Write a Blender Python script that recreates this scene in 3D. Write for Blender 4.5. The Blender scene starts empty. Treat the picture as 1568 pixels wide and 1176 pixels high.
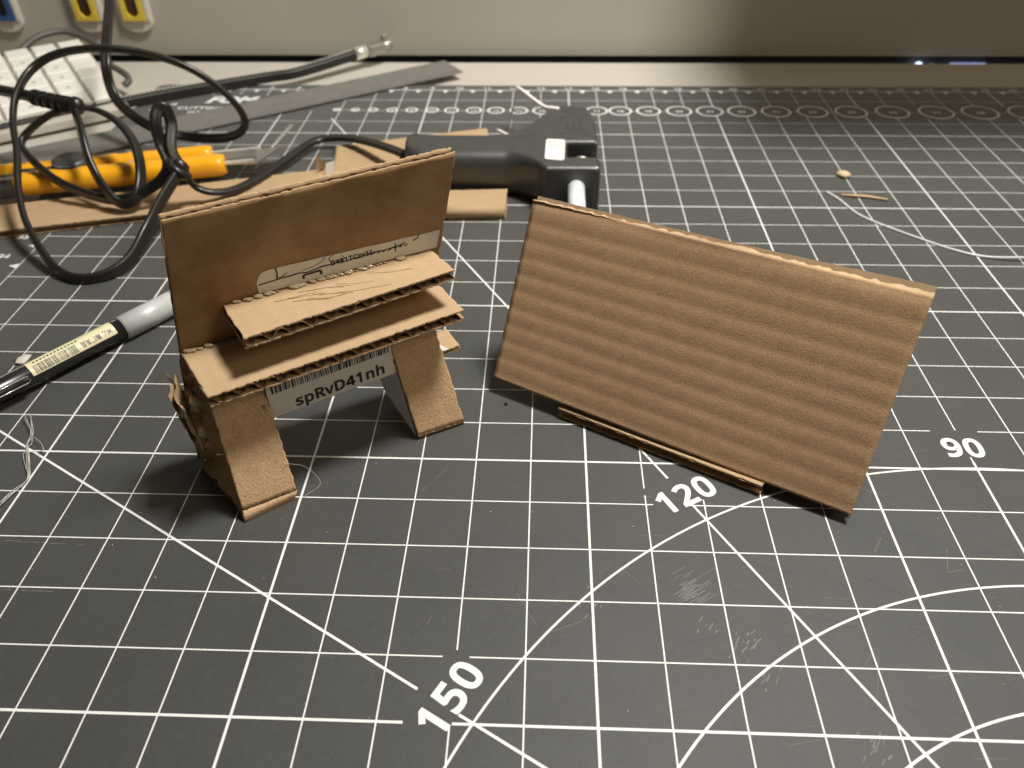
import bpy, math, random
from mathutils import Vector, Matrix
random.seed(7)
S = 0.02                      # one mat square = 2 cm; everything below is written in squares
sc = bpy.context.scene
COL = sc.collection
R = math.radians

# ------------------------------------------------------------------ camera
cd = bpy.data.cameras.new('camera')
cam = bpy.data.objects.new('camera', cd); COL.objects.link(cam)
cd.sensor_fit = 'HORIZONTAL'; cd.sensor_width = 36.0
cd.lens = 36.0 * 1218.244 / 1568.0
cd.clip_start = 0.005; cd.clip_end = 20
cam.matrix_world = (Matrix.Translation(Vector((0.14381, -5.28047, 10.37910)) * S)
                    @ Matrix.Rotation(0.0459191, 4, 'Z') @ Matrix.Rotation(0.877112692, 4, 'X')
                    @ Matrix.Rotation(-0.0128420, 4, 'Z'))
cd.dof.use_dof = True; cd.dof.focus_distance = 13.2 * S; cd.dof.aperture_fstop = 15.0
sc.camera = cam

# ------------------------------------------------------------------ light
w = bpy.data.worlds.new('World'); sc.world = w; w.use_nodes = True
bg = w.node_tree.nodes['Background']
bg.inputs[0].default_value = (1.0, 0.90, 0.76, 1); bg.inputs[1].default_value = 0.042
ld = bpy.data.lights.new('desk_lamp', 'AREA'); ld.shape = 'DISK'; ld.size = 9.0 * S
ld.energy = 11.2; ld.color = (1.0, 0.965, 0.90)
lo = bpy.data.objects.new('desk_lamp', ld); COL.objects.link(lo)
lo.location = Vector((13.0, 13.0, 42.0)) * S
lo.rotation_euler = (Vector((-1, 8, 0)) - Vector((13.0, 13.0, 42.0))).to_track_quat('-Z', 'Y').to_euler()
rl = bpy.data.lights.new('room_lamp', 'AREA'); rl.shape = 'DISK'; rl.size = 26 * S; rl.energy = 4.0; rl.color = (1.0, 0.82, 0.58)
ro_ = bpy.data.objects.new('room_lamp', rl); COL.objects.link(ro_); ro_.location = Vector((50, -15, 44)) * S
ro_.rotation_euler = (Vector((12, 24, 0)) - Vector((50, -15, 44))).to_track_quat('-Z', 'Y').to_euler()
sc.view_settings.view_transform = 'Standard'; sc.view_settings.look = 'None'
sc.view_settings.exposure = 0.0; sc.view_settings.gamma = 1.0
sc.cycles.max_bounces = 8

# ------------------------------------------------------------------ helpers
def lin(r, g, b):
    f = lambda c: (c / 255 / 12.92) if c / 255 <= 0.04045 else ((c / 255 + 0.055) / 1.055) ** 2.4
    return (f(r), f(g), f(b), 1)

def mat(name, c, rough=0.6, c2=None, nscale=3.0, namt=0.6, bump=0.0, bscale=30.0, metallic=0.0, spec=0.5,
        fine=None, trans=0.0, sss=0.0, emit=None, stretch=(1, 1, 1)):
    m = bpy.data.materials.new(name); m.use_nodes = True
    N = m.node_tree.nodes; Lk = m.node_tree.links
    b = N['Principled BSDF']
    b.inputs['Base Color'].default_value = c; b.inputs['Roughness'].default_value = rough
    b.inputs['Metallic'].default_value = metallic; b.inputs['Specular IOR Level'].default_value = spec
    if trans: b.inputs['Transmission Weight'].default_value = trans
    if sss:
        b.inputs['Subsurface Weight'].default_value = sss; b.inputs['Subsurface Scale'].default_value = 0.004
        b.inputs['Subsurface Radius'].default_value = (1, .9, .8)
    if emit:
        b.inputs['Emission Color'].default_value = emit[0]; b.inputs['Emission Strength'].default_value = emit[1]
    tc = N.new('ShaderNodeTexCoord'); mp = N.new('ShaderNodeMapping')
    mp.inputs['Scale'].default_value = tuple(s / S for s in stretch)
    Lk.new(tc.outputs['Object'], mp.inputs['Vector'])
    def noise(sc_, det=4, rg=0.6):
        n = N.new('ShaderNodeTexNoise'); n.inputs['Scale'].default_value = sc_
        n.inputs['Detail'].default_value = det; n.inputs['Roughness'].default_value = rg
        Lk.new(mp.outputs['Vector'], n.inputs['Vector']); return n
    col = None
    if c2:
        n = noise(nscale); r = N.new('ShaderNodeMapRange')
        r.inputs[1].default_value = 0.5 - 0.25 / max(namt, .01) * .6; r.inputs[2].default_value = 0.5 + 0.25 / max(namt, .01) * .6
        Lk.new(n.outputs['Fac'], r.inputs[0])
        mx = N.new('ShaderNodeMix'); mx.data_type = 'RGBA'
        mx.inputs[6].default_value = c; mx.inputs[7].default_value = c2
        Lk.new(r.outputs[0], mx.inputs[0]); col = mx.outputs[2]
    if fine:      # (scale, amount): small speckle multiplied over the colour
        n = noise(fine[0], 3, .7); r = N.new('ShaderNodeMapRange')
        r.inputs[1].default_value = 0.3; r.inputs[2].default_value = 0.7
        r.inputs[3].default_value = 1 - fine[1]; r.inputs[4].default_value = 1 + fine[1]
        Lk.new(n.outputs['Fac'], r.inputs[0])
        mx = N.new('ShaderNodeMix'); mx.data_type = 'RGBA'; mx.blend_type = 'MULTIPLY'; mx.inputs[0].default_value = 1
        if col: Lk.new(col, mx.inputs[6])
        else: mx.inputs[6].default_value = c
        Lk.new(r.outputs[0], mx.inputs[7]); col = mx.outputs[2]
    if col: Lk.new(col, b.inputs['Base Color'])
    if bump:
        n = noise(bscale, 5, .65); bp = N.new('ShaderNodeBump'); bp.inputs['Strength'].default_value = 1.0
        bp.inputs['Distance'].default_value = bump * S
        Lk.new(n.outputs['Fac'], bp.inputs['Height']); Lk.new(bp.outputs['Normal'], b.inputs['Normal'])
    return m

class MB:
    """collects faces (in mat squares) and links them as one mesh object"""
    def __init__(s): s.v = []; s.f = []; s.m = []; s.sm = []
    def face(s, idx, m=0, smooth=False): s.f.append(idx); s.m.append(m); s.sm.append(smooth)
    def add(s, vs): k = len(s.v); s.v.extend([tuple(p) for p in vs]); return k
    def grid(s, fn, nu, nv, m=0, smooth=True, flip=False):
        k = s.add([fn(i / nu, j / nv) for j in range(nv + 1) for i in range(nu + 1)])
        for j in range(nv):
            for i in range(nu):
                a = k + j * (nu + 1) + i; q = (a, a + 1, a + nu + 2, a + nu + 1)
                s.face(q[::-1] if flip else q, m, smooth)
        return k
    def box(s, lo, hi, m=0, tf=None):
        p = [(x, y, z) for z in (lo[2], hi[2]) for y in (lo[1], hi[1]) for x in (lo[0], hi[0])]
        if tf: p = [tuple(tf(Vector(q))) for q in p]
        k = s.add(p)
        for q in ((0, 2, 3, 1), (4, 5, 7, 6), (0, 1, 5, 4), (2, 6, 7, 3), (0, 4, 6, 2), (1, 3, 7, 5)):
            s.face(tuple(k + i for i in q), m)
    def prism(s, poly, z0, z1, m=0, tf=None, top_inset=0.0):
        """extruded outline, with an optional bevel ring round the top"""
        n = len(poly); P2 = [Vector((p[0], p[1])) for p in poly]
        area = sum(P2[i].x * P2[(i + 1) % n].y - P2[(i + 1) % n].x * P2[i].y for i in range(n))
        if area < 0: P2.reverse()
        rings = [(P2, z0)]
        if top_inset:
            rings.append((P2, z1 - top_inset))
            for fr, ins in ((.7, .3), (1, 1)):
                ins_p = []
                for i in range(n):
                    a, b, c = P2[i - 1], P2[i], P2[(i + 1) % n]
                    e1 = (b - a).normalized(); e2 = (c - b).normalized()
                    n1 = Vector((-e1.y, e1.x)); n2 = Vector((-e2.y, e2.x)); bi = n1 + n2
                    bi = bi / max(bi.dot(bi) / 2, .35)
                    ins_p.append(b + bi * (top_inset * ins))
                rings.append((ins_p, z1 - top_inset * (1 - fr)))
        else: rings.append((P2, z1))
        ks = []
        for pl, z in rings:
            pts = [Vector((p.x, p.y, z)) for p in pl]
            if tf: pts = [tf(p) for p in pts]
            ks.append(s.add(pts))
        for a, b in zip(ks, ks[1:]):
            for i in range(n):
                j = (i + 1) % n; s.face((a + i, a + j, b + j, b + i), m)
        s.face(tuple(ks[0] + i for i in range(n))[::-1], m); s.face(tuple(ks[-1] + i for i in range(n)), m)
    def tube(s, pts, prof, m=0, smooth=True, caps=True, up=Vector((0, 0, 1)), scale=None):
        """sweeps a profile [(a, b)...] along pts"""
        pts = [Vector(p) for p in pts]; n = len(pts); k0 = None; nor = None; P = len(prof)
        for i, p in enumerate(pts):
            t = (pts[min(i + 1, n - 1)] - pts[max(i - 1, 0)]).normalized()
            if nor is None:
                nor = up - t * up.dot(t)
                if nor.length < 1e-4: nor = Vector((1, 0, 0)) - t * t.x
            else: nor = nor - t * nor.dot(t)
            nor.normalize(); bn = t.cross(nor); sc_ = scale[i] if scale else 1
            k = s.add([p + bn * (a * sc_) + nor * (b * sc_) for a, b in prof])
            if k0 is None: k0 = k
            else:
                for j in range(P):
                    q = (j + 1) % P; s.face((k - P + j, k - P + q, k + q, k + j), m, smooth)
        if caps:
            s.face(tuple(k0 + j for j in range(P))[::-1], m); s.face(tuple(k + j for j in range(P)), m)
    def cyl(s, a, b, r, m=0, seg=24, r2=None, smooth=True):
        s.tube([a, b], [(r * math.cos(2 * math.pi * i / seg), r * math.sin(2 * math.pi * i / seg)) for i in range(seg)], m,
               smooth, scale=[1, (r2 / r) if r2 is not None else 1])
    def blob(s, c, r, m=0, seg=8, jit=.25, rng=random):
        ks = []
        for j in range(1, seg // 2):
            th = math.pi * j / (seg // 2)
            ks.append(s.add([(c[0] + r[0] * math.sin(th) * math.cos(2 * math.pi * i / seg) * (1 + rng.uniform(-jit, jit)),
                              c[1] + r[1] * math.sin(th) * math.sin(2 * math.pi * i / seg) * (1 + rng.uniform(-jit, jit)),
                              c[2] + r[2] * math.cos(th) * (1 + rng.uniform(-jit, jit))) for i in range(seg)]))
        t = s.add([(c[0], c[1], c[2] + r[2])]); b = s.add([(c[0], c[1], c[2] - r[2])])
        for i in range(seg):
            j = (i + 1) % seg
            s.face((t, ks[0] + i, ks[0] + j), m, True); s.face((b, ks[-1] + j, ks[-1] + i), m, True)
            for p, q in zip(ks, ks[1:]): s.face((p + i, q + i, q + j, p + j), m, True)
    def strip(s, a, b, wd, z=0.0, m=0, lift=0.0):
        z += lift * len(s.f)
        a = Vector((a[0], a[1])); b = Vector((b[0], b[1])); d = b - a
        if d.length < 1e-6: return
        n = Vector((-d.y, d.x)).normalized() * wd / 2
        k = s.add([(p.x, p.y, z) for p in (a - n, b - n, b + n, a + n)]); s.face((k, k + 1, k + 2, k + 3), m)
    def link(s, name, mats, parent=None, base=None, label=None, cat=None, group=None, kind=None):
        me = bpy.data.meshes.new(name); o = bpy.data.objects.new(name, me); COL.objects.link(o)
        off = Vector((0, 0, 0))
        if parent is not None:
            q = parent
            while q is not None: off = off + q.location; q = q.parent
            o.parent = parent
        elif base is not None: off = Vector(base) * S; o.location = off
        me.from_pydata([tuple(Vector(p) * S - off) for p in s.v], [], s.f)
        mats = mats if isinstance(mats, (list, tuple)) else [mats]
        for mm in mats: me.materials.append(mm)
        me.polygons.foreach_set('material_index', s.m); me.polygons.foreach_set('use_smooth', s.sm)
        me.update(); tag(o, label, cat, group, kind); return o

def tag(o, label=None, cat=None, group=None, kind=None):
    if label: o['label'] = label
    if cat: o['category'] = cat
    if group: o['group'] = group
    if kind: o['kind'] = kind

def thing(name, base, label, cat, group=None):
    o = bpy.data.objects.new(name, None); COL.objects.link(o); o.location = Vector(base) * S
    o.empty_display_size = 0.01; tag(o, label, cat, group); return o

def catmull(pts, n=6):
    P = [Vector(p) for p in pts]; P = [P[0] * 2 - P[1]] + P + [P[-1] * 2 - P[-2]]; out = []
    for i in range(1, len(P) - 2):
        a, b, c, d = P[i - 1:i + 3]
        for k in range(n):
            t = k / n
            out.append(.5 * ((2 * b) + (c - a) * t + (2 * a - 5 * b + 4 * c - d) * t * t + (3 * b - a - 3 * c + d) * t ** 3))
    out.append(P[-2]); return out

def circ(r, n=12): return [(r * math.cos(2 * math.pi * i / n), r * math.sin(2 * math.pi * i / n)) for i in range(n)]
def fig8(r, n=10):
    out = []
    for sx, a0 in ((1, -2.0), (-1, math.pi - 2.0)):
        for i in range(n): a = a0 + 4.0 * i / (n - 1); out.append((sx * r * .88 + r * math.cos(a), r * math.sin(a)))
    return out

# letter outlines (points in thousandths of the letter size)
G = {'0': (0.414, [(301,3),(269,-17),(233,-29),(191,-33),(134,-24),(85,2),(49,45),(25,100),(11,165),(7,240),(9,292),(14,339),(24,381),(38,419),(57,451),(83,478),(114,498),(151,509),(192,513),(249,505),(297,479),(334,436),(358,381),(373,316),(377,241),(375,189),(370,143),(360,100),(346,62),(326,30),(138,104),(152,84),(168,74),(191,70),(214,74),(231,84),(245,104),(256,137),(263,182),(265,240),(263,298),(256,343),(245,376),(231,396),(214,406),(191,410),(168,406),(152,396),(138,376),(127,343),(120,298),(118,240),(120,183),(127,137)], [(17,19,18),(16,19,17),(16,20,19),(15,20,16),(15,21,20),(14,21,15),(13,21,14),(13,45,21),(45,44,21),(44,22,21),(12,46,13),(46,45,13),(43,22,44),(12,47,46),(12,48,47),(42,22,43),(42,23,22),(11,48,12),(11,49,48),(41,23,42),(11,50,49),(40,23,41),(10,50,11),(40,24,23),(10,51,50),(39,24,40),(9,51,10),(39,25,24),(9,52,51),(38,25,39),(8,52,9),(38,26,25),(8,53,52),(37,26,38),(7,53,8),(37,27,26),(7,30,53),(36,27,37),(7,31,30),(35,27,36),(35,28,27),(6,31,7),(6,32,31),(34,28,35),(6,33,32),(33,28,34),(6,28,33),(6,29,28),(5,29,6),(5,0,29),(5,1,0),(4,1,5),(4,2,1),(3,2,4)]),
'1': (0.414, [(264,-26),(155,-26),(155,335),(155,353),(155,369),(155,382),(156,395),(157,407),(153,354),(194,392),(187,386),(181,380),(175,375),(167,368),(158,361),(87,302),(23,383),(180,506),(264,506)], [(16,18,17),(16,7,18),(7,9,18),(9,0,18),(16,8,7),(6,9,7),(5,9,6),(5,10,9),(8,3,9),(3,0,9),(5,11,10),(15,8,16),(4,11,5),(4,12,11),(4,13,12),(3,14,4),(14,13,4),(15,3,14),(15,3,8),(2,0,3),(1,0,2)]),
'2': (0.414, [(375,-26),(6,-26),(6,60),(139,194),(162,217),(182,238),(199,257),(213,275),(224,291),(233,307),(239,322),(242,338),(243,355),(241,373),(236,386),(228,396),(217,403),(203,408),(184,410),(166,409),(149,405),(134,400),(118,392),(102,382),(64,355),(1,435),(43,466),(66,481),(92,494),(121,504),(152,510),(185,512),(232,508),(273,495),(308,472),(335,441),(351,402),(356,359),(354,330),(348,303),(338,278),(325,253),(309,230),(291,207),(271,184),(249,161),(225,137),(133,46),(133,80),(375,80)], [(30,32,31),(29,32,30),(29,33,32),(28,33,29),(28,34,33),(27,34,28),(26,34,27),(26,35,34),(25,35,26),(25,36,35),(24,23,25),(23,22,25),(22,21,25),(21,20,25),(20,19,25),(19,18,25),(18,36,25),(17,36,18),(16,36,17),(15,36,16),(15,37,36),(14,37,15),(13,37,14),(12,37,13),(12,38,37),(11,38,12),(10,38,11),(10,39,38),(9,39,10),(8,39,9),(8,40,39),(7,40,8),(7,41,40),(6,41,7),(5,41,6),(5,42,41),(4,42,5),(4,43,42),(3,43,4),(3,44,43),(2,44,3),(2,45,44),(2,46,45),(2,48,46),(48,47,46),(2,49,48),(2,0,49),(1,0,2)]),
'3': (0.414, [(277,-12),(243,-24),(205,-31),(162,-33),(136,-32),(111,-30),(87,-27),(64,-21),(41,-14),(4,3),(4,114),(61,90),(80,82),(101,77),(123,72),(143,70),(162,69),(197,72),(222,78),(238,88),(249,101),(255,117),(258,137),(255,157),(248,170),(235,180),(215,188),(186,194),(149,196),(77,196),(77,299),(149,299),(182,301),(206,308),(224,318),(235,331),(242,345),(244,363),(243,378),(238,389),(230,397),(219,404),(203,409),(183,410),(162,409),(143,406),(126,401),(110,393),(93,385),(56,362),(-4,443),(38,471),(61,484),(87,496),(117,505),(149,510),(183,512),(233,508),(277,495),(312,472),(337,442),(352,407),(357,368),(354,332),(343,300),(324,273),(299,252),(270,237),(258,233),(258,271),(275,268),(309,253),(337,232),(357,204),(368,172),(372,137),(369,105),(362,76),(349,49),(330,24),(306,4)], [(55,57,56),(54,57,55),(54,58,57),(53,58,54),(52,58,53),(52,59,58),(51,59,52),(51,60,59),(50,60,51),(49,48,50),(48,47,50),(47,46,50),(46,45,50),(45,60,50),(45,44,60),(44,43,60),(43,61,60),(42,61,43),(41,61,42),(41,62,61),(40,62,41),(39,62,40),(38,62,39),(37,62,38),(37,63,62),(36,63,37),(35,63,36),(35,64,63),(34,64,35),(33,64,34),(32,64,33),(31,64,32),(31,65,64),(29,31,30),(29,69,31),(69,65,31),(69,70,65),(70,66,65),(29,68,69),(66,71,70),(66,72,71),(67,72,66),(68,72,67),(29,72,68),(29,73,72),(29,28,73),(28,27,73),(27,74,73),(26,74,27),(25,74,26),(24,74,25),(24,75,74),(23,75,24),(22,75,23),(21,75,22),(21,76,75),(20,76,21),(9,11,10),(20,77,76),(19,77,20),(9,12,11),(18,77,19),(9,13,12),(17,77,18),(9,14,13),(17,78,77),(9,15,14),(16,78,17),(9,16,15),(9,78,16),(9,79,78),(9,80,79),(9,0,80),(8,0,9),(8,1,0),(7,1,8),(6,1,7),(6,2,1),(5,2,6),(4,2,5),(4,3,2)]),
'4': (0.414, [(311,-10),(234,-10),(234,99),(4,99),(4,162),(235,492),(311,492),(311,172),(381,172),(381,99),(311,99),(224,361),(91,172),(234,172),(234,313),(234,335),(234,355),(235,373),(236,389),(236,405),(237,409),(251,409),(250,406),(245,397),(240,387),(234,377),(229,368)], [(4,6,5),(4,20,6),(20,21,6),(21,7,6),(4,19,20),(22,7,21),(23,7,22),(4,18,19),(24,7,23),(4,25,18),(25,17,18),(25,7,24),(4,26,25),(17,7,25),(16,7,17),(4,11,26),(4,12,11),(15,7,16),(14,7,15),(13,7,14),(4,13,12),(4,7,13),(4,8,7),(4,9,8),(3,9,4),(2,9,3),(1,10,2),(10,9,2),(1,0,10)]),
'5': (0.414, [(316,16),(274,-11),(224,-28),(167,-33),(141,-32),(116,-30),(92,-25),(69,-20),(48,-12),(16,3),(16,118),(70,90),(88,83),(107,77),(128,73),(148,71),(167,70),(196,72),(218,79),(236,89),(249,103),(256,121),(259,147),(257,170),(250,187),(239,199),(223,209),(199,216),(165,218),(153,218),(140,217),(126,215),(111,213),(99,211),(78,207),(27,240),(48,506),(338,506),(338,400),(146,400),(139,318),(115,314),(126,315),(138,317),(153,319),(168,320),(186,320),(236,316),(281,302),(319,277),(349,243),(366,201),(372,153),(366,101),(347,54)], [(35,39,36),(39,37,36),(39,38,37),(35,41,39),(41,40,39),(45,47,46),(44,47,45),(43,47,44),(42,47,43),(42,48,47),(41,48,42),(35,48,41),(35,49,48),(35,50,49),(35,51,50),(34,33,35),(33,32,35),(32,31,35),(31,30,35),(30,29,35),(29,28,35),(28,27,35),(27,51,35),(26,51,27),(25,51,26),(25,52,51),(24,52,25),(23,52,24),(22,52,23),(22,53,52),(21,53,22),(20,53,21),(9,11,10),(19,53,20),(19,54,53),(9,12,11),(18,54,19),(9,13,12),(17,54,18),(9,14,13),(9,15,14),(16,54,17),(9,16,15),(9,54,16),(9,0,54),(9,1,0),(8,1,9),(8,2,1),(7,2,8),(6,2,7),(5,2,6),(5,3,2),(4,3,5)]),
'6': (0.414, [(330,18),(294,-10),(250,-27),(200,-33),(166,-30),(134,-21),(104,-6),(76,15),(54,42),(35,75),(21,113),(13,157),(11,205),(12,241),(15,276),(20,312),(29,346),(41,379),(57,411),(77,440),(103,464),(133,485),(169,500),(210,509),(256,512),(267,512),(278,512),(290,511),(302,510),(313,508),(342,500),(342,395),(301,407),(293,409),(285,410),(276,411),(267,412),(258,412),(232,410),(210,406),(192,399),(177,390),(164,379),(154,365),(145,350),(137,332),(131,312),(127,290),(124,267),(124,270),(87,270),(92,276),(110,292),(130,306),(155,318),(183,324),(214,326),(259,321),(299,306),(333,281),(359,246),(374,203),(379,154),(374,102),(358,56),(158,82),(170,75),(183,71),(199,69),(219,71),(236,78),(249,88),(259,103),(266,125),(268,154),(266,178),(260,196),(251,210),(240,219),(224,225),(201,228),(185,227),(171,223),(159,218),(148,211),(139,202),(132,193),(127,184),(124,175),(123,165),(124,150),(127,134),(132,118),(139,104),(148,92)], [(23,25,24),(23,26,25),(23,27,26),(23,28,27),(23,29,28),(22,29,23),(22,30,29),(22,31,30),(21,31,22),(20,32,21),(32,31,21),(19,34,20),(34,33,20),(33,32,20),(18,37,19),(37,36,19),(36,35,19),(35,34,19),(18,38,37),(17,38,18),(17,39,38),(17,40,39),(17,41,40),(17,42,41),(16,42,17),(16,43,42),(16,44,43),(16,45,44),(15,45,16),(15,46,45),(55,57,56),(54,57,55),(54,58,57),(53,58,54),(15,53,46),(53,47,46),(14,53,15),(14,52,53),(47,58,53),(47,59,58),(14,51,52),(48,59,47),(48,60,59),(14,50,51),(13,50,14),(13,49,50),(13,48,49),(13,60,48),(13,80,60),(80,79,60),(79,61,60),(12,81,13),(81,80,13),(12,82,81),(78,61,79),(12,83,82),(77,61,78),(12,84,83),(12,85,84),(76,61,77),(11,85,12),(76,62,61),(11,86,85),(75,62,76),(11,87,86),(11,88,87),(74,62,75),(11,89,88),(11,90,89),(10,90,11),(74,63,62),(73,63,74),(10,91,90),(10,92,91),(72,63,73),(10,93,92),(9,93,10),(9,94,93),(71,63,72),(71,64,63),(9,65,94),(70,64,71),(9,66,65),(69,64,70),(8,66,9),(8,67,66),(68,64,69),(8,68,67),(8,64,68),(8,0,64),(7,0,8),(7,1,0),(6,1,7),(5,1,6),(5,2,1),(4,2,5),(4,3,2)]),
'7': (0.414, [(173,-26),(51,-26),(247,400),(4,400),(4,506),(377,506),(377,428)], [(3,5,4),(3,6,5),(3,2,6),(2,0,6),(1,0,2)]),
'8': (0.414, [(325,8),(287,-15),(243,-28),(194,-33),(141,-29),(96,-16),(58,7),(29,39),(12,78),(7,122),(9,147),(14,171),(24,192),(36,211),(51,227),(67,241),(85,254),(103,265),(80,253),(95,244),(73,262),(52,283),(36,309),(25,339),(22,372),(25,400),(33,426),(46,450),(64,469),(84,485),(108,497),(134,506),(162,511),(192,512),(236,509),(275,497),(311,478),(339,449),(356,413),(361,372),(360,349),(354,328),(345,308),(334,291),(321,276),(306,263),(290,251),(273,240),(299,255),(275,267),(295,255),(313,243),(330,228),(346,212),(359,194),(369,173),(375,149),(377,124),(371,80),(354,41),(163,321),(176,314),(190,307),(194,305),(204,310),(221,321),(235,331),(244,342),(249,354),(251,369),(249,383),(244,392),(237,400),(226,406),(210,411),(191,412),(172,411),(158,407),(146,400),(138,392),(134,383),(132,369),(133,358),(136,350),(140,342),(145,335),(153,328),(133,83),(146,74),(165,69),(192,66),(217,69),(236,74),(250,83),(259,94),(265,107),(267,123),(265,138),(259,150),(248,162),(231,175),(209,187),(182,198),(183,198),(167,190),(147,178),(133,165),(124,153),(119,139),(117,122),(119,106),(124,94)], [(32,34,33),(31,34,32),(31,35,34),(30,35,31),(30,36,35),(29,36,30),(28,36,29),(28,37,36),(27,37,28),(26,37,27),(26,38,37),(25,75,26),(75,38,26),(75,74,38),(74,39,38),(25,76,75),(25,77,76),(73,39,74),(25,78,77),(72,39,73),(24,78,25),(71,39,72),(24,79,78),(70,39,71),(24,80,79),(69,39,70),(24,81,80),(69,40,39),(23,81,24),(68,40,69),(23,82,81),(23,83,82),(67,40,68),(23,84,83),(67,41,40),(23,85,84),(66,41,67),(22,85,23),(22,86,85),(65,41,66),(22,60,86),(65,42,41),(22,61,60),(64,42,65),(22,62,61),(63,42,64),(21,62,22),(63,43,42),(21,63,62),(21,43,63),(21,44,43),(20,17,21),(17,44,21),(17,49,44),(49,45,44),(17,50,49),(48,45,49),(20,18,17),(16,50,17),(46,48,45),(18,19,20),(16,46,50),(46,51,50),(46,47,48),(15,46,16),(15,51,46),(15,52,51),(14,52,15),(14,53,52),(13,53,14),(13,54,53),(12,102,13),(102,54,13),(12,104,102),(104,101,102),(103,54,102),(104,54,103),(104,55,54),(11,104,12),(11,105,104),(101,55,104),(100,55,101),(11,106,105),(99,55,100),(99,56,55),(10,106,11),(10,107,106),(98,56,99),(10,108,107),(97,56,98),(97,57,56),(9,108,10),(9,109,108),(96,57,97),(96,58,57),(95,58,96),(9,110,109),(8,110,9),(94,58,95),(8,111,110),(93,58,94),(8,87,111),(92,58,93),(8,88,87),(92,59,58),(7,88,8),(7,89,88),(91,59,92),(7,90,89),(90,59,91),(7,59,90),(7,0,59),(6,0,7),(6,1,0),(5,1,6),(5,2,1),(4,2,5),(4,3,2)]),
'9': (0.414, [(253,-5),(216,-21),(175,-30),(130,-33),(119,-33),(107,-32),(95,-31),(83,-29),(71,-28),(43,-20),(43,84),(92,71),(109,69),(127,68),(154,69),(176,74),(194,81),(209,90),(222,101),(232,114),(242,129),(249,147),(255,167),(259,189),(262,212),(262,209),(298,209),(293,203),(276,187),(256,173),(231,162),(202,155),(171,153),(127,158),(87,173),(53,199),(27,234),(12,276),(7,324),(10,360),(17,393),(30,423),(47,450),(68,472),(93,489),(122,502),(153,510),(187,512),(221,509),(253,500),(283,485),(310,464),(333,437),(352,404),(365,366),(373,323),(375,275),(374,239),(371,203),(366,168),(357,133),(345,100),(330,69),(309,40),(283,15),(134,270),(146,260),(161,254),(184,252),(201,253),(215,256),(227,262),(238,269),(247,277),(254,286),(260,296),(262,305),(263,314),(262,329),(259,345),(254,361),(247,375),(238,387),(228,397),(216,404),(203,409),(187,410),(167,408),(151,402),(138,391),(127,376),(121,354),(118,325),(120,301),(126,283)], [(46,48,47),(45,48,46),(45,49,48),(44,49,45),(44,50,49),(43,50,44),(43,51,50),(42,51,43),(42,52,51),(41,52,42),(41,53,52),(40,86,41),(86,53,41),(40,87,86),(85,53,86),(84,53,85),(40,88,87),(83,53,84),(83,54,53),(40,89,88),(82,54,83),(39,89,40),(39,90,89),(81,54,82),(39,91,90),(80,54,81),(80,55,54),(79,55,80),(38,91,39),(38,92,91),(78,55,79),(77,55,78),(38,93,92),(37,93,38),(77,56,55),(76,56,77),(75,56,76),(37,94,93),(74,56,75),(73,56,74),(37,65,94),(72,56,73),(36,65,37),(72,57,56),(36,66,65),(71,57,72),(70,57,71),(36,67,66),(69,57,70),(36,68,67),(68,57,69),(36,57,68),(36,58,57),(35,24,36),(24,58,36),(35,23,24),(25,26,24),(26,58,24),(27,58,26),(27,59,58),(28,59,27),(34,23,35),(34,29,23),(29,22,23),(29,59,28),(33,29,34),(33,30,29),(22,59,29),(22,60,59),(21,60,22),(33,31,30),(32,31,33),(20,60,21),(20,61,60),(19,61,20),(18,61,19),(17,61,18),(17,62,61),(16,62,17),(9,11,10),(15,62,16),(14,62,15),(9,12,11),(13,62,14),(13,63,62),(9,13,12),(9,63,13),(9,64,63),(9,0,64),(9,1,0),(8,1,9),(8,2,1),(7,2,8),(6,2,7),(6,3,2),(5,3,6),(4,3,5)]),
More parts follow.
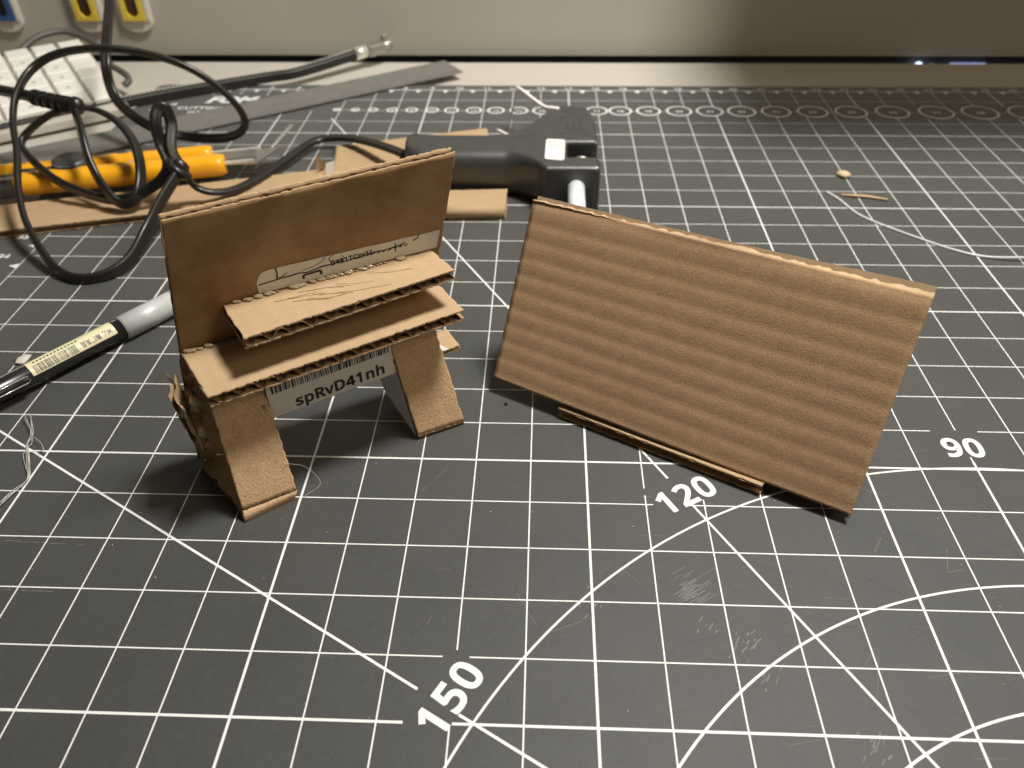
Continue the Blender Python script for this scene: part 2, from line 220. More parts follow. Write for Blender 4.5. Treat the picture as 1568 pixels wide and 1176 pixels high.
's': (0.352, [(268,-1),(233,-19),(193,-29),(148,-33),(122,-32),(99,-30),(77,-26),(58,-21),(40,-15),(9,-1),(9,110),(60,87),(76,81),(94,75),(112,71),(131,68),(149,67),(173,68),(189,72),(199,77),(204,82),(207,87),(208,95),(208,98),(207,101),(206,103),(203,107),(197,111),(188,117),(175,124),(158,131),(136,140),(113,149),(92,158),(73,168),(55,179),(40,193),(26,208),(16,227),(10,248),(8,272),(13,308),(30,339),(57,363),(90,380),(127,390),(169,393),(192,392),(215,390),(236,386),(257,380),(276,374),(318,356),(278,262),(240,277),(225,282),(210,286),(195,290),(180,292),(165,292),(146,291),(133,288),(124,284),(119,281),(118,278),(117,274),(117,271),(118,268),(120,266),(123,263),(130,258),(140,253),(154,246),(172,239),(193,230),(215,221),(236,212),(255,202),(272,191),(288,177),(301,161),(310,143),(316,122),(318,99),(312,60),(295,25)], [(45,47,46),(45,48,47),(44,48,45),(44,49,48),(44,50,49),(44,51,50),(43,51,44),(43,52,51),(42,52,43),(42,55,52),(55,54,52),(54,53,52),(41,58,42),(58,57,42),(57,56,42),(56,55,42),(40,60,41),(60,59,41),(59,58,41),(40,61,60),(40,62,61),(40,63,62),(40,64,63),(40,65,64),(40,66,65),(39,66,40),(39,67,66),(39,68,67),(39,69,68),(39,70,69),(39,71,70),(39,72,71),(38,72,39),(38,73,72),(38,74,73),(38,75,74),(37,75,38),(37,76,75),(37,77,76),(36,77,37),(36,78,77),(35,78,36),(35,79,78),(34,79,35),(34,80,79),(33,80,34),(33,81,80),(32,81,33),(31,81,32),(31,82,81),(30,82,31),(29,82,30),(28,82,29),(28,83,82),(27,83,28),(26,83,27),(9,11,10),(25,83,26),(24,83,25),(23,83,24),(23,84,83),(22,84,23),(21,84,22),(20,84,21),(9,12,11),(19,84,20),(9,13,12),(18,84,19),(9,14,13),(17,84,18),(9,15,14),(16,84,17),(9,16,15),(9,84,16),(9,85,84),(9,0,85),(8,0,9),(8,1,0),(7,1,8),(7,2,1),(6,2,7),(5,2,6),(5,3,2),(4,3,5)]),
'p': (0.443, [(142,-187),(31,-187),(31,386),(128,386),(136,337),(104,337),(109,343),(126,359),(145,373),(169,384),(197,391),(229,393),(277,387),(319,368),(355,337),(382,295),(397,242),(402,181),(397,120),(382,67),(356,24),(320,-8),(277,-27),(228,-33),(198,-31),(170,-24),(146,-14),(126,-1),(109,14),(104,20),(141,20),(139,40),(140,30),(141,19),(142,7),(142,-4),(142,-13),(160,93),(172,80),(191,72),(219,68),(234,70),(246,74),(256,81),(265,90),(273,103),(280,118),(285,137),(288,158),(289,181),(287,216),(280,244),(269,265),(256,279),(240,288),(217,291),(191,288),(173,281),(161,270),(152,253),(145,226),(142,191),(142,181),(144,143),(151,114)], [(10,12,11),(9,12,10),(9,13,12),(1,5,2),(5,3,2),(5,6,3),(6,7,3),(7,4,3),(8,13,9),(7,13,8),(7,14,13),(4,14,7),(4,15,14),(1,4,5),(1,59,4),(59,58,4),(58,57,4),(57,56,4),(56,55,4),(55,15,4),(55,54,15),(54,16,15),(53,16,54),(52,16,53),(51,16,52),(1,60,59),(50,16,51),(50,17,16),(1,61,60),(49,17,50),(1,62,61),(1,63,62),(48,17,49),(48,18,17),(47,18,48),(1,29,63),(29,64,63),(46,18,47),(46,19,18),(45,19,46),(29,37,64),(44,19,45),(29,38,37),(43,19,44),(42,19,43),(29,39,38),(41,19,42),(29,31,39),(31,40,39),(40,19,41),(31,19,40),(31,20,19),(29,32,31),(30,20,31),(29,33,32),(30,21,20),(1,28,29),(33,30,29),(33,21,30),(34,21,33),(1,27,28),(35,21,34),(1,36,27),(36,26,27),(36,21,35),(36,22,21),(1,0,36),(26,22,36),(25,22,26),(24,22,25),(24,23,22)]),
'R': (0.448, [(152,-26),(39,-26),(39,506),(198,506),(256,502),(306,489),(346,466),(375,433),(393,392),(398,344),(396,315),(391,290),(381,267),(368,248),(354,231),(337,218),(320,207),(303,198),(314,202),(454,-26),(322,-26),(206,172),(152,172),(152,401),(152,275),(197,275),(229,277),(251,284),(266,292),(275,304),(281,319),(283,340),(281,362),(275,377),(266,386),(250,394),(226,399),(193,401)], [(1,23,2),(23,3,2),(23,4,3),(23,5,4),(23,6,5),(23,7,6),(23,37,7),(37,8,7),(1,24,23),(36,8,37),(35,8,36),(34,8,35),(34,9,8),(33,9,34),(32,9,33),(31,9,32),(31,10,9),(30,10,31),(29,10,30),(29,11,10),(28,11,29),(27,11,28),(27,12,11),(26,12,27),(25,12,26),(1,25,24),(1,22,25),(22,12,25),(22,13,12),(22,14,13),(22,15,14),(22,16,15),(22,17,16),(17,19,18),(22,21,17),(21,19,17),(1,0,22),(20,19,21)]),
'v': (0.371, [(218,-20),(123,-20),(-29,380),(77,380),(159,155),(162,144),(166,133),(170,121),(174,109),(178,97),(181,86),(184,75),(186,65),(185,72),(156,72),(154,66),(157,75),(160,86),(163,98),(167,110),(171,122),(176,134),(179,144),(183,154),(264,380),(370,380)], [(1,3,2),(1,4,3),(23,25,24),(23,0,25),(1,5,4),(22,0,23),(21,0,22),(1,6,5),(20,0,21),(1,7,6),(19,8,20),(8,0,20),(1,19,7),(19,8,7),(1,18,19),(9,0,8),(1,17,18),(10,0,9),(1,16,17),(11,13,10),(13,0,10),(1,14,16),(14,15,16),(12,13,11),(1,13,14),(1,0,13)]),
'D': (0.52, [(200,-26),(39,-26),(39,506),(214,506),(263,502),(309,493),(350,476),(387,452),(418,423),(443,386),(461,344),(472,297),(475,244),(467,164),(443,96),(401,42),(345,4),(277,-19),(152,402),(152,78),(188,78),(286,97),(340,149),(359,244),(355,295),(341,335),(320,364),(290,384),(252,397),(203,402)], [(1,18,2),(18,3,2),(18,4,3),(18,5,4),(18,6,5),(18,7,6),(18,8,7),(18,29,8),(29,9,8),(1,19,18),(28,9,29),(27,9,28),(27,10,9),(26,10,27),(25,10,26),(25,11,10),(24,11,25),(24,12,11),(23,12,24),(23,13,12),(22,13,23),(22,14,13),(21,14,22),(20,14,21),(20,15,14),(1,20,19),(1,15,20),(1,16,15),(1,17,16),(1,0,17)]),
'n': (0.445, [(142,-26),(31,-26),(31,386),(127,386),(135,337),(104,337),(111,346),(131,363),(154,377),(179,386),(204,391),(231,393),(275,389),(314,376),(346,354),(369,322),(383,282),(387,236),(387,-26),(276,-26),(276,228),(269,266),(253,284),(220,291),(192,288),(173,280),(160,268),(151,249),(145,222),(142,186)], [(10,12,11),(9,12,10),(9,13,12),(1,5,2),(5,3,2),(5,6,3),(6,4,3),(8,13,9),(7,13,8),(7,14,13),(6,14,7),(6,15,14),(4,15,6),(1,4,5),(1,27,4),(27,26,4),(26,25,4),(25,24,4),(24,15,4),(24,23,15),(23,16,15),(22,16,23),(21,16,22),(21,17,16),(20,17,21),(1,28,27),(20,18,17),(19,18,20),(1,29,28),(1,0,29)]),
'h': (0.445, [(142,-26),(31,-26),(31,536),(142,536),(142,360),(142,342),(141,324),(142,336),(104,336),(111,345),(130,362),(153,375),(177,385),(203,390),(229,392),(274,388),(314,376),(346,354),(369,322),(383,282),(387,236),(387,-26),(276,-26),(276,228),(269,266),(253,284),(220,291),(192,288),(172,280),(160,268),(151,249),(144,221),(142,185)], [(1,3,2),(1,8,3),(8,9,3),(9,10,3),(10,4,3),(13,15,14),(12,15,13),(12,16,15),(11,16,12),(11,17,16),(10,17,11),(4,17,10),(5,17,4),(5,18,17),(6,7,5),(7,18,5),(1,7,8),(1,30,7),(30,29,7),(29,28,7),(28,27,7),(27,18,7),(27,26,18),(26,19,18),(25,19,26),(24,19,25),(24,20,19),(23,20,24),(1,31,30),(23,21,20),(22,21,23),(1,32,31),(1,0,32)]),
'T': (0.403, [(243,-26),(130,-26),(130,400),(-19,400),(-19,506),(392,506),(392,400),(243,400)], [(3,5,4),(3,6,5),(2,6,3),(1,7,2),(7,6,2),(1,0,7)]),
'C': (0.454, [(334,-28),(312,-31),(288,-32),(261,-33),(211,-29),(166,-18),(125,1),(91,28),(63,60),(42,99),(27,142),(18,189),(15,241),(18,290),(28,337),(44,380),(67,418),(96,451),(132,477),(174,497),(220,509),(271,512),(323,509),(371,499),(439,472),(392,373),(355,389),(339,395),(323,400),(307,404),(289,406),(272,407),(230,402),(196,388),(169,364),(148,332),(135,290),(131,240),(135,189),(147,148),(166,115),(192,92),(226,78),(271,72),(289,73),(307,75),(325,77),(343,81),(360,85),(411,99),(411,-6),(374,-18),(354,-24)], [(20,22,21),(20,23,22),(19,23,20),(19,24,23),(18,24,19),(17,24,18),(17,29,24),(29,28,24),(28,27,24),(27,26,24),(26,25,24),(16,30,17),(30,29,17),(15,32,16),(32,31,16),(31,30,16),(15,33,32),(15,34,33),(14,34,15),(14,35,34),(13,35,14),(13,36,35),(13,37,36),(12,37,13),(11,37,12),(11,38,37),(10,38,11),(10,39,38),(10,40,39),(9,40,10),(9,41,40),(48,50,49),(8,41,9),(8,42,41),(47,50,48),(46,50,47),(8,43,42),(45,50,46),(44,50,45),(43,50,44),(8,50,43),(7,50,8),(6,50,7),(5,50,6),(5,51,50),(4,51,5),(4,52,51),(4,0,52),(4,1,0),(3,1,4),(3,2,1)]),
'z': (0.346, [(315,-26),(0,-26),(0,47),(170,288),(12,288),(12,386),(311,386),(311,307),(144,72),(315,72)], [(4,6,5),(4,7,6),(4,3,7),(3,8,7),(2,8,3),(2,9,8),(2,0,9),(1,0,2)]),
'x': (0.385, [(92,-26),(-38,-26),(111,184),(-32,386),(99,386),(178,271),(256,386),(387,386),(244,184),(394,-26),(262,-26),(178,98)], [(2,4,3),(2,5,4),(5,7,6),(5,8,7),(2,8,5),(2,9,8),(1,11,2),(11,9,2),(1,0,11),(10,9,11)]),
'I': (0.258, [(226,-26),(1,-26),(1,56),(57,68),(57,411),(1,424),(1,506),(226,506),(226,424),(170,411),(170,68),(226,56)], [(5,7,6),(5,8,7),(4,8,5),(4,9,8),(3,9,4),(3,10,9),(2,10,3),(2,11,10),(1,11,2),(1,0,11)]),
'A': (0.459, [(76,-22),(-32,-22),(172,504),(257,504),(461,-22),(351,-22),(293,126),(133,126),(213,340),(170,224),(259,224),(216,340),(214,344),(212,351),(209,360),(206,370),(203,380),(200,390),(197,399),(195,406),(217,337),(232,400),(228,386),(224,372),(220,360),(217,349)], [(1,19,2),(19,3,2),(19,21,3),(21,4,3),(1,18,19),(20,25,19),(25,21,19),(25,22,21),(20,4,21),(1,17,18),(1,16,17),(25,23,22),(1,15,16),(25,24,23),(1,14,15),(1,13,14),(1,12,13),(8,11,25),(11,20,25),(1,8,12),(8,11,12),(1,9,8),(10,20,11),(10,4,20),(1,7,9),(7,10,9),(7,6,10),(6,4,10),(1,0,7),(5,4,6)]),
'F': (0.379, [(152,-26),(39,-26),(39,506),(359,506),(359,400),(152,400),(152,283),(346,283),(346,177),(152,177)], [(1,5,2),(5,3,2),(5,4,3),(1,6,5),(1,9,6),(9,7,6),(9,8,7),(1,0,9)]),
'O': (0.555, [(398,2),(358,-18),(313,-29),(263,-33),(212,-29),(166,-18),(125,2),(91,29),(63,62),(41,100),(26,143),(18,190),(15,241),(18,291),(27,338),(41,381),(63,419),(91,452),(125,478),(166,498),(212,509),(263,513),(313,509),(358,498),(398,479),(432,452),(460,420),(482,381),(497,338),(507,291),(510,240),(507,190),(497,143),(482,100),(460,61),(432,29),(164,114),(188,91),(220,77),(263,72),(305,77),(337,91),(361,114),(379,146),(390,189),(394,240),(390,292),(379,334),(361,366),(338,389),(306,403),(263,408),(221,403),(188,389),(164,366),(146,334),(135,292),(131,240),(135,189),(146,146)], [(20,22,21),(20,23,22),(19,23,20),(19,24,23),(18,24,19),(18,25,24),(17,25,18),(17,26,25),(16,26,17),(16,51,26),(51,50,26),(50,27,26),(15,52,16),(52,51,16),(49,27,50),(15,53,52),(48,27,49),(15,54,53),(48,28,27),(14,54,15),(47,28,48),(14,55,54),(47,29,28),(13,55,14),(46,29,47),(13,56,55),(45,29,46),(13,57,56),(12,57,13),(45,30,29),(11,57,12),(45,31,30),(44,31,45),(11,58,57),(10,58,11),(44,32,31),(10,59,58),(43,32,44),(10,36,59),(42,32,43),(9,36,10),(42,33,32),(9,37,36),(41,33,42),(8,37,9),(41,34,33),(8,38,37),(40,34,41),(39,34,40),(8,39,38),(8,34,39),(7,34,8),(7,35,34),(6,35,7),(6,0,35),(6,1,0),(5,1,6),(5,2,1),(4,2,5),(4,3,2)]),
'U': (0.521, [(361,-6),(326,-21),(287,-30),(243,-33),(183,-27),(130,-8),(88,24),(58,66),(40,115),(34,169),(34,506),(147,506),(147,170),(150,138),(158,114),(171,96),(189,83),(213,75),(246,72),(280,75),(304,84),(321,98),(333,117),(341,141),(344,170),(344,506),(456,506),(456,168),(453,133),(446,100),(433,68),(414,39),(390,14)], [(9,11,10),(9,12,11),(24,26,25),(24,27,26),(23,27,24),(9,13,12),(8,13,9),(23,28,27),(22,28,23),(8,14,13),(22,29,28),(21,29,22),(7,14,8),(7,15,14),(21,30,29),(20,30,21),(7,16,15),(19,30,20),(7,17,16),(18,30,19),(7,18,17),(7,30,18),(7,31,30),(6,31,7),(6,32,31),(5,32,6),(5,0,32),(5,1,0),(4,1,5),(4,2,1),(3,2,4)]),
'G': (0.519, [(365,-26),(335,-30),(304,-32),(270,-33),(220,-29),(173,-18),(132,1),(96,26),(67,59),(44,97),(28,140),(18,188),(15,240),(18,291),(29,339),(48,382),(73,421),(105,453),(143,479),(187,497),(236,509),(289,512),(317,511),(345,509),(371,504),(396,498),(420,491),(467,472),(423,372),(383,389),(365,395),(346,400),(326,404),(307,406),(287,407),(239,402),(201,387),(171,364),(149,331),(135,290),(130,239),(132,206),(138,176),(147,149),(159,126),(175,108),(194,93),(218,81),(248,74),(285,72),(304,72),(320,73),(335,75),(348,77),(361,80),(353,78),(353,173),(247,173),(247,279),(465,279),(465,-1),(420,-15),(392,-21)], [(20,22,21),(20,23,22),(20,24,23),(19,24,20),(19,25,24),(19,26,25),(18,26,19),(18,27,26),(17,27,18),(17,31,27),(31,30,27),(30,29,27),(29,28,27),(16,33,17),(33,32,17),(32,31,17),(15,34,16),(34,33,16),(15,35,34),(15,36,35),(15,37,36),(14,37,15),(14,38,37),(13,38,14),(13,39,38),(12,39,13),(12,40,39),(57,59,58),(57,56,59),(56,60,59),(11,40,12),(11,41,40),(11,42,41),(10,42,11),(10,43,42),(55,54,56),(54,60,56),(10,44,43),(9,44,10),(9,45,44),(9,46,45),(8,46,9),(8,47,46),(8,48,47),(53,60,54),(52,60,53),(51,60,52),(8,49,48),(50,60,51),(49,60,50),(8,60,49),(7,60,8),(6,60,7),(5,60,6),(5,61,60),(5,62,61),(4,62,5),(4,0,62),(4,1,0),(3,1,4),(3,2,1)]),
'K': (0.446, [(152,-26),(39,-26),(39,506),(152,506),(152,310),(120,276),(134,291),(148,306),(161,321),(175,337),(189,352),(326,506),(467,506),(252,269),(467,-26),(331,-26),(171,191),(152,174)], [(1,3,2),(1,5,3),(5,7,3),(7,4,3),(10,12,11),(10,13,12),(9,13,10),(8,13,9),(7,4,8),(4,13,8),(5,13,4),(5,6,7),(1,17,5),(17,13,5),(17,16,13),(16,14,13),(15,14,16),(1,0,17)])}
def text_mesh(txt, size, bold=0.0, spacing=1.0, shear=0.0):
    if not all(ch in G or ch == ' ' for ch in txt): return text_mesh_font(txt, size, bold, spacing, shear)
    size = size * 1.10; x = 0.0; vs = []; fs = []
    for ch in txt:
        if ch == ' ': x += .2 * size; continue
        adv, pv, pf = G[ch]; k = len(vs)
        vs += [Vector((x + (a + shear * b) / 1000 * size, b / 1000 * size, 0)) for a, b in pv]
        fs += [tuple(k + i for i in f) for f in pf]
        if ch == '4':           # these come out thin: thicken with nudged copies
            for q, (dx, dy) in enumerate(((.012, 0), (-.012, 0), (0, .012), (0, -.012))):
                k = len(vs); vs += [Vector((x + (a / 1000 + dx) * size, (b / 1000 + dy) * size, .0004 * (q + 1))) for a, b in pv]
                fs += [tuple(k + i for i in f) for f in pf]
        x += adv * size * spacing
    x0 = min(v.x for v in vs); x1 = max(v.x for v in vs); y0 = 0; y1 = .714 * size
    return [Vector((v.x - (x0 + x1) / 2, v.y - (y0 + y1) / 2, v.z)) for v in vs], fs
def text_mesh_font(txt, size, bold=0.0, spacing=1.0, shear=0.0):
    """flat letters as a list of faces in squares, origin at their centre"""
    c = bpy.data.curves.new('letters', 'FONT'); c.body = txt; c.size = size; c.offset = bold
    c.align_x = 'CENTER'; c.align_y = 'CENTER'; c.space_character = spacing; c.shear = shear; c.resolution_u = 4
    o = bpy.data.objects.new('letters', c); COL.objects.link(o)
    dg = bpy.context.evaluated_depsgraph_get(); dg.update()
    me = bpy.data.meshes.new_from_object(o.evaluated_get(dg))
    vs = [Vector(v.co) for v in me.vertices]; fs = [tuple(p.vertices) for p in me.polygons]
    bpy.data.objects.remove(o); bpy.data.curves.remove(c); bpy.data.meshes.remove(me)
    if vs:
        x0 = min(v.x for v in vs); x1 = max(v.x for v in vs); y0 = min(v.y for v in vs); y1 = max(v.y for v in vs)
        vs = [Vector((v.x - (x0 + x1) / 2, v.y - (y0 + y1) / 2, 0)) for v in vs]
    return vs, fs
def put_text(mb, t, tf, m=0):
    k = mb.add([tf(v) for v in t[0]])
    for f in t[1]: mb.face(tuple(k + i for i in f), m)
def on_mat(x, y, ang=0.0, z=0.0):
    c, s_ = math.cos(ang), math.sin(ang)
    return lambda v: Vector((x + v.x * c - v.y * s_, y + v.x * s_ + v.y * c, z + v.z))

# ------------------------------------------------------------------ materials
M = {}
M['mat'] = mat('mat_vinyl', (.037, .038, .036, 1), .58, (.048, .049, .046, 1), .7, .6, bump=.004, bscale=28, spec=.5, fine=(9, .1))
_b = M['mat'].node_tree.nodes['Principled BSDF']       # grey sheen of the light put into the vinyl, paler at a grazing view
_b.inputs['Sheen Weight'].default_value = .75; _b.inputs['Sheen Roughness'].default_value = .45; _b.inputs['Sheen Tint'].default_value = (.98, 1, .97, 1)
M['print'] = mat('mat_print', (.84, .85, .83, 1), .55, (.74, .75, .73, 1), 2.0, .4)
M['scuff'] = mat('scuff', (.165, .164, .157, 1), .7)
M['score'] = mat('score', (.040, .040, .038, 1), .6)
M['desk'] = mat('desk_laminate', (.55, .515, .455, 1), .45, (.59, .55, .49, 1), .5, .5, bump=.002, bscale=40)
M['wall'] = mat('partition_paint', (.455, .428, .372, 1), .55, (.485, .457, .397, 1), .25, .5, bump=.003, bscale=30)
M['gap_shade'] = mat('gap_shade', (.02, .018, .016, 1), .7)
M['shade_slab_brown'] = mat('shade_slab_brown', (.30, .23, .16, 1), .6, (.26, .2, .14, 1), .4, .5)
M['kraft'] = mat('kraft_smooth', (.49, .345, .205, 1), .72, (.445, .305, .175, 1), 1.3, .6, bump=.006, bscale=22, spec=.3, fine=(26, .07))
M['kraft_rough'] = mat('kraft_speckled', (.62, .425, .255, 1), .88, (.54, .36, .205, 1), 5.0, .8, bump=.014, bscale=26, spec=.15, fine=(30, .26))  # speckled kraft, lightened in colour for the light falling on the leg fronts
M['kraft_panel'] = mat('kraft_panel', (.50, .325, .19, 1), .85, (.44, .28, .158, 1), 4.0, .8, bump=.007, bscale=30, spec=.15, fine=(30, .17))
M['liner_edge'] = mat('liner_edge', (.56, .41, .25, 1), .85, (.46, .32, .18, 1), 6, .7)
M['kraft_shaded'] = mat('kraft_shaded', (.32, .205, .105, 1), .40, (.22, .125, .052, 1), 1.0, 1.2, bump=.004, bscale=6, spec=.35, fine=(20, .06))  # backrest kraft, its shade partly put into the darker colour
M['flute'] = mat('flute', (.36, .235, .125, 1), .9, (.30, .19, .10, 1), 5, .6)
M['paper'] = mat('label_paper', (.66, .64, .59, 1), .5, (.60, .58, .53, 1), 2, .5)
M['ink'] = mat('ink', (.018, .015, .013, 1), .5)
M['glue'] = mat('hot_glue', (.60, .46, .29, 1), .10, trans=.35, spec=.8)
M['wisp'] = mat('glue_thread', (.62, .6, .56, 1), .35, spec=.5, trans=.25)
M['black_plastic'] = mat('black_plastic', (.038, .038, .036, 1), .38, (.047, .047, .044, 1), 3, .5, bump=.004, bscale=45, spec=.9)
M['black_deep'] = mat('black_recess', (.009, .009, .008, 1), .55)
M['emboss'] = mat('embossed_black', (.04, .04, .036, 1), .6)
M['cord'] = mat('cord_rubber', (.014, .0125, .011, 1), .33, (.018, .016, .014, 1), 4, .5, spec=.5)
M['greycord'] = mat('grey_cord', (.09, .085, .078, 1), .45)
M['stick'] = mat('glue_stick', (.80, .83, .86, 1), .3, spec=.5, sss=.5)
M['steel'] = mat('steel', (.55, .53, .49, 1), .35, (.47, .45, .42, 1), 4, .5, metallic=.85)
M['shiny'] = mat('bright_metal', (.88, .86, .80, 1), .22, metallic=.6)
M['ruler'] = mat('rule_steel', (.27, .26, .24, 1), .5, (.22, .21, .195, 1), 2.4, .7, metallic=.35, bump=.004, bscale=16, fine=(12, .08))
M['strap'] = mat('strap_black', (.02, .018, .015, 1), .5)
M['strand'] = mat('strap_strand', (.55, .53, .48, 1), .4, metallic=.2)
M['yellow'] = mat('yellow_plastic', (.92, .44, .018, 1), .26, (.90, .41, .015, 1), 2, .5, spec=.55)
M['key'] = mat('key_white', (.92, .90, .84, 1), .4)
M['kbody'] = mat('keyboard_shell', (.60, .57, .51, 1), .35, (.55, .52, .47, 1), 2, .5)
M['legend'] = mat('key_legend', (.45, .45, .43, 1), .5)
M['plate'] = mat('jack_plate', (.62, .585, .52, 1), .4)
M['jyellow'] = mat('jack_yellow', (.74, .56, .06, 1), .35)
M['jblue'] = mat('jack_blue', (.03, .085, .24, 1), .35)
M['jhole'] = mat('jack_hole', (.05, .018, .005, 1), .5)
M['penblack'] = mat('pen_black', (.013, .0125, .012, 1), .28, spec=.55)
M['silver'] = mat('pen_silver', (.66, .67, .66, 1), .36, (.60, .61, .60, 1), 3, .5, metallic=.15)
M['cream'] = mat('cream_label', (.78, .72, .46, 1), .45)
M['gap_glow'] = mat('gap_glow_bright', (.5, .6, .8, 1), .5, emit=((.6, .74, 1, 1), 3.0))
M['gap_glow_dim'] = mat('gap_glow_dim', (.4, .45, .6, 1), .5, emit=((.45, .55, 1, 1), .9))
M['gap_glow_faint'] = mat('gap_glow_faint', (.3, .33, .45, 1), .5, emit=((.42, .48, .8, 1), .2))
M['crumb'] = mat('crumb', (.6, .48, .3, 1), .8)
M['dust'] = mat('dust', (.42, .41, .38, 1), .8)

# ------------------------------------------------------------------ setting
mb = MB(); mb.box((-70, -40, -2.0), (70, 27.72, -.2)); mb.link('desk_top', M['desk'], base=(0, 0, -.2), kind='structure')
mb = MB(); mb.box((-70, 28.4, -.13), (70, 30.4, 26)); mb.link('partition_wall', M['wall'], base=(0, 28.4, 0), kind='structure')
mb = MB(); mb.box((-70, 27.72, -2.0), (70, 28.55, -.62)); mb.link('gap_shade_block', M['gap_shade'], base=(0, 28, -.6), kind='structure')  # dark block painted as the shade in the open gap under the wall
mb = MB(); mb.box((-70, 28.55, -2), (70, 30.3, -.203)); mb.link('wall_base', M['gap_shade'], base=(0, 29, -.6), kind='structure')
mb = MB(); mb.box((8.4, 17.3, 14.6), (46, 28.397, 15.2)); mb.link('unseen_shade_slab', M['shade_slab_brown'], base=(25, 28.4, 9.7), kind='structure')  # unseen slab, added only to cast the dark area at back right
for a, b, z, m_ in ((15.05, 15.5, -.36, 'gap_glow'), (15.56, 16.0, -.42, 'gap_glow_dim'), (16.35, 18.1, -.40, 'gap_glow_dim'), (18.7, 19.2, -.45, 'gap_glow_faint')):  # glowing strips stand in for the bluish light seen in the gap
    mb = MB(); mb.prism([(a, -.617), (a + .08, z - .06), (a + .2, z), (b - .2, z), (b - .06, z - .07), (b, -.617)], 0, .2, tf=lambda v: Vector((v.x, 28.45 - v.z, v.y)))
    mb.link('gap_light', M[m_], base=(a, 28.3, -.6), kind='structure')

# ------------------------------------------------------------------ cutting mat
MX0, MX1, MY0, MY1 = -14.4, 40.0, -22.0, 24.55
matt = thing('cutting_mat', (0, 0, -.2), 'large dark grey cutting mat with white grid lines covering the desk', 'cutting mat')
rc = .35
outline = []
for cx_, cy_, a0 in ((MX1 - rc, MY1 - rc, 0), (MX0 + rc, MY1 - rc, 90), (MX0 + rc, MY0 + rc, 180), (MX1 - rc, MY0 + rc, 270)):
    for k in range(6): a = R(a0 + 18 * k); outline.append((cx_ + rc * math.cos(a), cy_ + rc * math.sin(a)))
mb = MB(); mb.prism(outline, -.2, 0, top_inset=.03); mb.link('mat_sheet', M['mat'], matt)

boxes = [((-1.12, .44), R(60), .64, .35), ((2.66, 4.35), R(30), .64, .35), ((7.96, 5.67), 0, .44, .36),
         ((-10.6, 22.7), 0, 3.4, .75)]
def clipped(a, b, bxs):
    """pieces of segment a-b outside the oriented label boxes"""
    cuts = []
    for (cx_, cy_), ang, hx, hy in bxs:
        c, s_ = math.cos(-ang), math.sin(-ang)
        loc = lambda p: ((p[0] - cx_) * c - (p[1] - cy_) * s_, (p[0] - cx_) * s_ + (p[1] - cy_) * c)
        p, q = loc(a), loc(b); t0, t1 = 0.0, 1.0
        for k, h in ((0, hx), (1, hy)):
            d = q[k] - p[k]
            if abs(d) < 1e-9:
                if abs(p[k]) > h: t0, t1 = 1, 0
            else:
                u0, u1 = sorted(((-h - p[k]) / d, (h - p[k]) / d)); t0 = max(t0, u0); t1 = min(t1, u1)
        if t0 < t1: cuts.append((t0, t1))
    cuts.sort(); pos = 0.0; out = []
    for t0, t1 in cuts:
        if t0 > pos: out.append((pos, t0))
        pos = max(pos, t1)
    if pos < 1: out.append((pos, 1.0))
    L = lambda t: (a[0] + (b[0] - a[0]) * t, a[1] + (b[1] - a[1]) * t)
    return [(L(t0), L(t1)) for t0, t1 in out]

def circle_x(n):
    tab = {5: -7.14, 6: -6.48, 7: -5.85, 8: -5.18, 9: -4.5, 10: -3.78, 11: -3.1, 12: -2.32, 13: -1.55, 14: -.75, 15: .06, 16: .98,
           17: 1.95, 18: 2.76, 19: 3.73, 20: 4.78, 21: 5.83, 22: 6.92, 23: 8.09, 24: 9.33, 25: 10.64, 26: 12.03, 27: 13.5, 28: 14.97,
           29: 16.55, 30: 18.2, 31: 19.9}
    return tab[n]
cboxes = [((circle_x(n), 22.05), 0, .02 * n, .02 * n) for n in range(5, 32)]
grid = MB()
for i in range(-13, 39):
    wd = .040 if (i - 1) % 5 == 0 else .023
    for a, b in clipped((i, -21), (i, 24), boxes + cboxes): grid.strip(a, b, wd, .004)
for j in range(-21, 25):
    wd = .040 if j % 5 == 0 else .023
    for a, b in clipped((-13, j), (38, j), boxes + (cboxes if j == 22 else [])): grid.strip(a, b, wd, .0045)
grid.link('grid_lines', M['print'], matt)
prot = MB(); PC = (8, -5)
for ang, r0, r1 in ((90, 0, 10.2), (120, 0, 30.3), (150, 0, 21.3), (60, 0, 30), (30, 0, 30), (45, 0, 12), (0, 0, 20)):
    d = (math.cos(R(ang)), math.sin(R(ang)))
    for a, b in clipped((PC[0] + d[0] * r0, PC[1] + d[1] * r0), (PC[0] + d[0] * r1, PC[1] + d[1] * r1), boxes): prot.strip(a, b, .042, .005 + ang * 2e-6)
def ring(mb, x, y, r, wd, z, n, a1=2 * math.pi):
    k = mb.add([(x + q * math.cos(a1 * t / n), y + q * math.sin(a1 * t / n), z) for t in range(n + 1) for q in (r - wd / 2, r + wd / 2)])
    for t in range(n): mb.face((k + 2 * t, k + 2 * t + 1, k + 2 * t + 3, k + 2 * t + 2))
for r in (10.03, 7.5, 5.53): ring(prot, PC[0], PC[1], r, .038, .0062, 160, math.pi)
prot.link('protractor_lines', M['print'], matt)
for txt, x, y, ang in (('150', -1.12, .44, 60), ('120', 2.66, 4.35, 30), ('90', 7.96, 5.67, 0), ('60', 13.3, 4.3, -30)):
    mb = MB(); put_text(mb, text_mesh(txt, .84, .035, 1.02), on_mat(x, y, R(ang), .006)); mb.link('printed_number', M['print'], matt)
circ_mb = MB()
for n in range(5, 32):
    x, y, r = circle_x(n), 22.05, .0205 * n
    ring(circ_mb, x, y, r, .07, .006, 40)
    put_text(circ_mb, text_mesh(str(n), .17 + .006 * n, .012), on_mat(x, y, 0, .006))
circ_mb.link('circle_chart', M['print'], matt)
rul = MB()
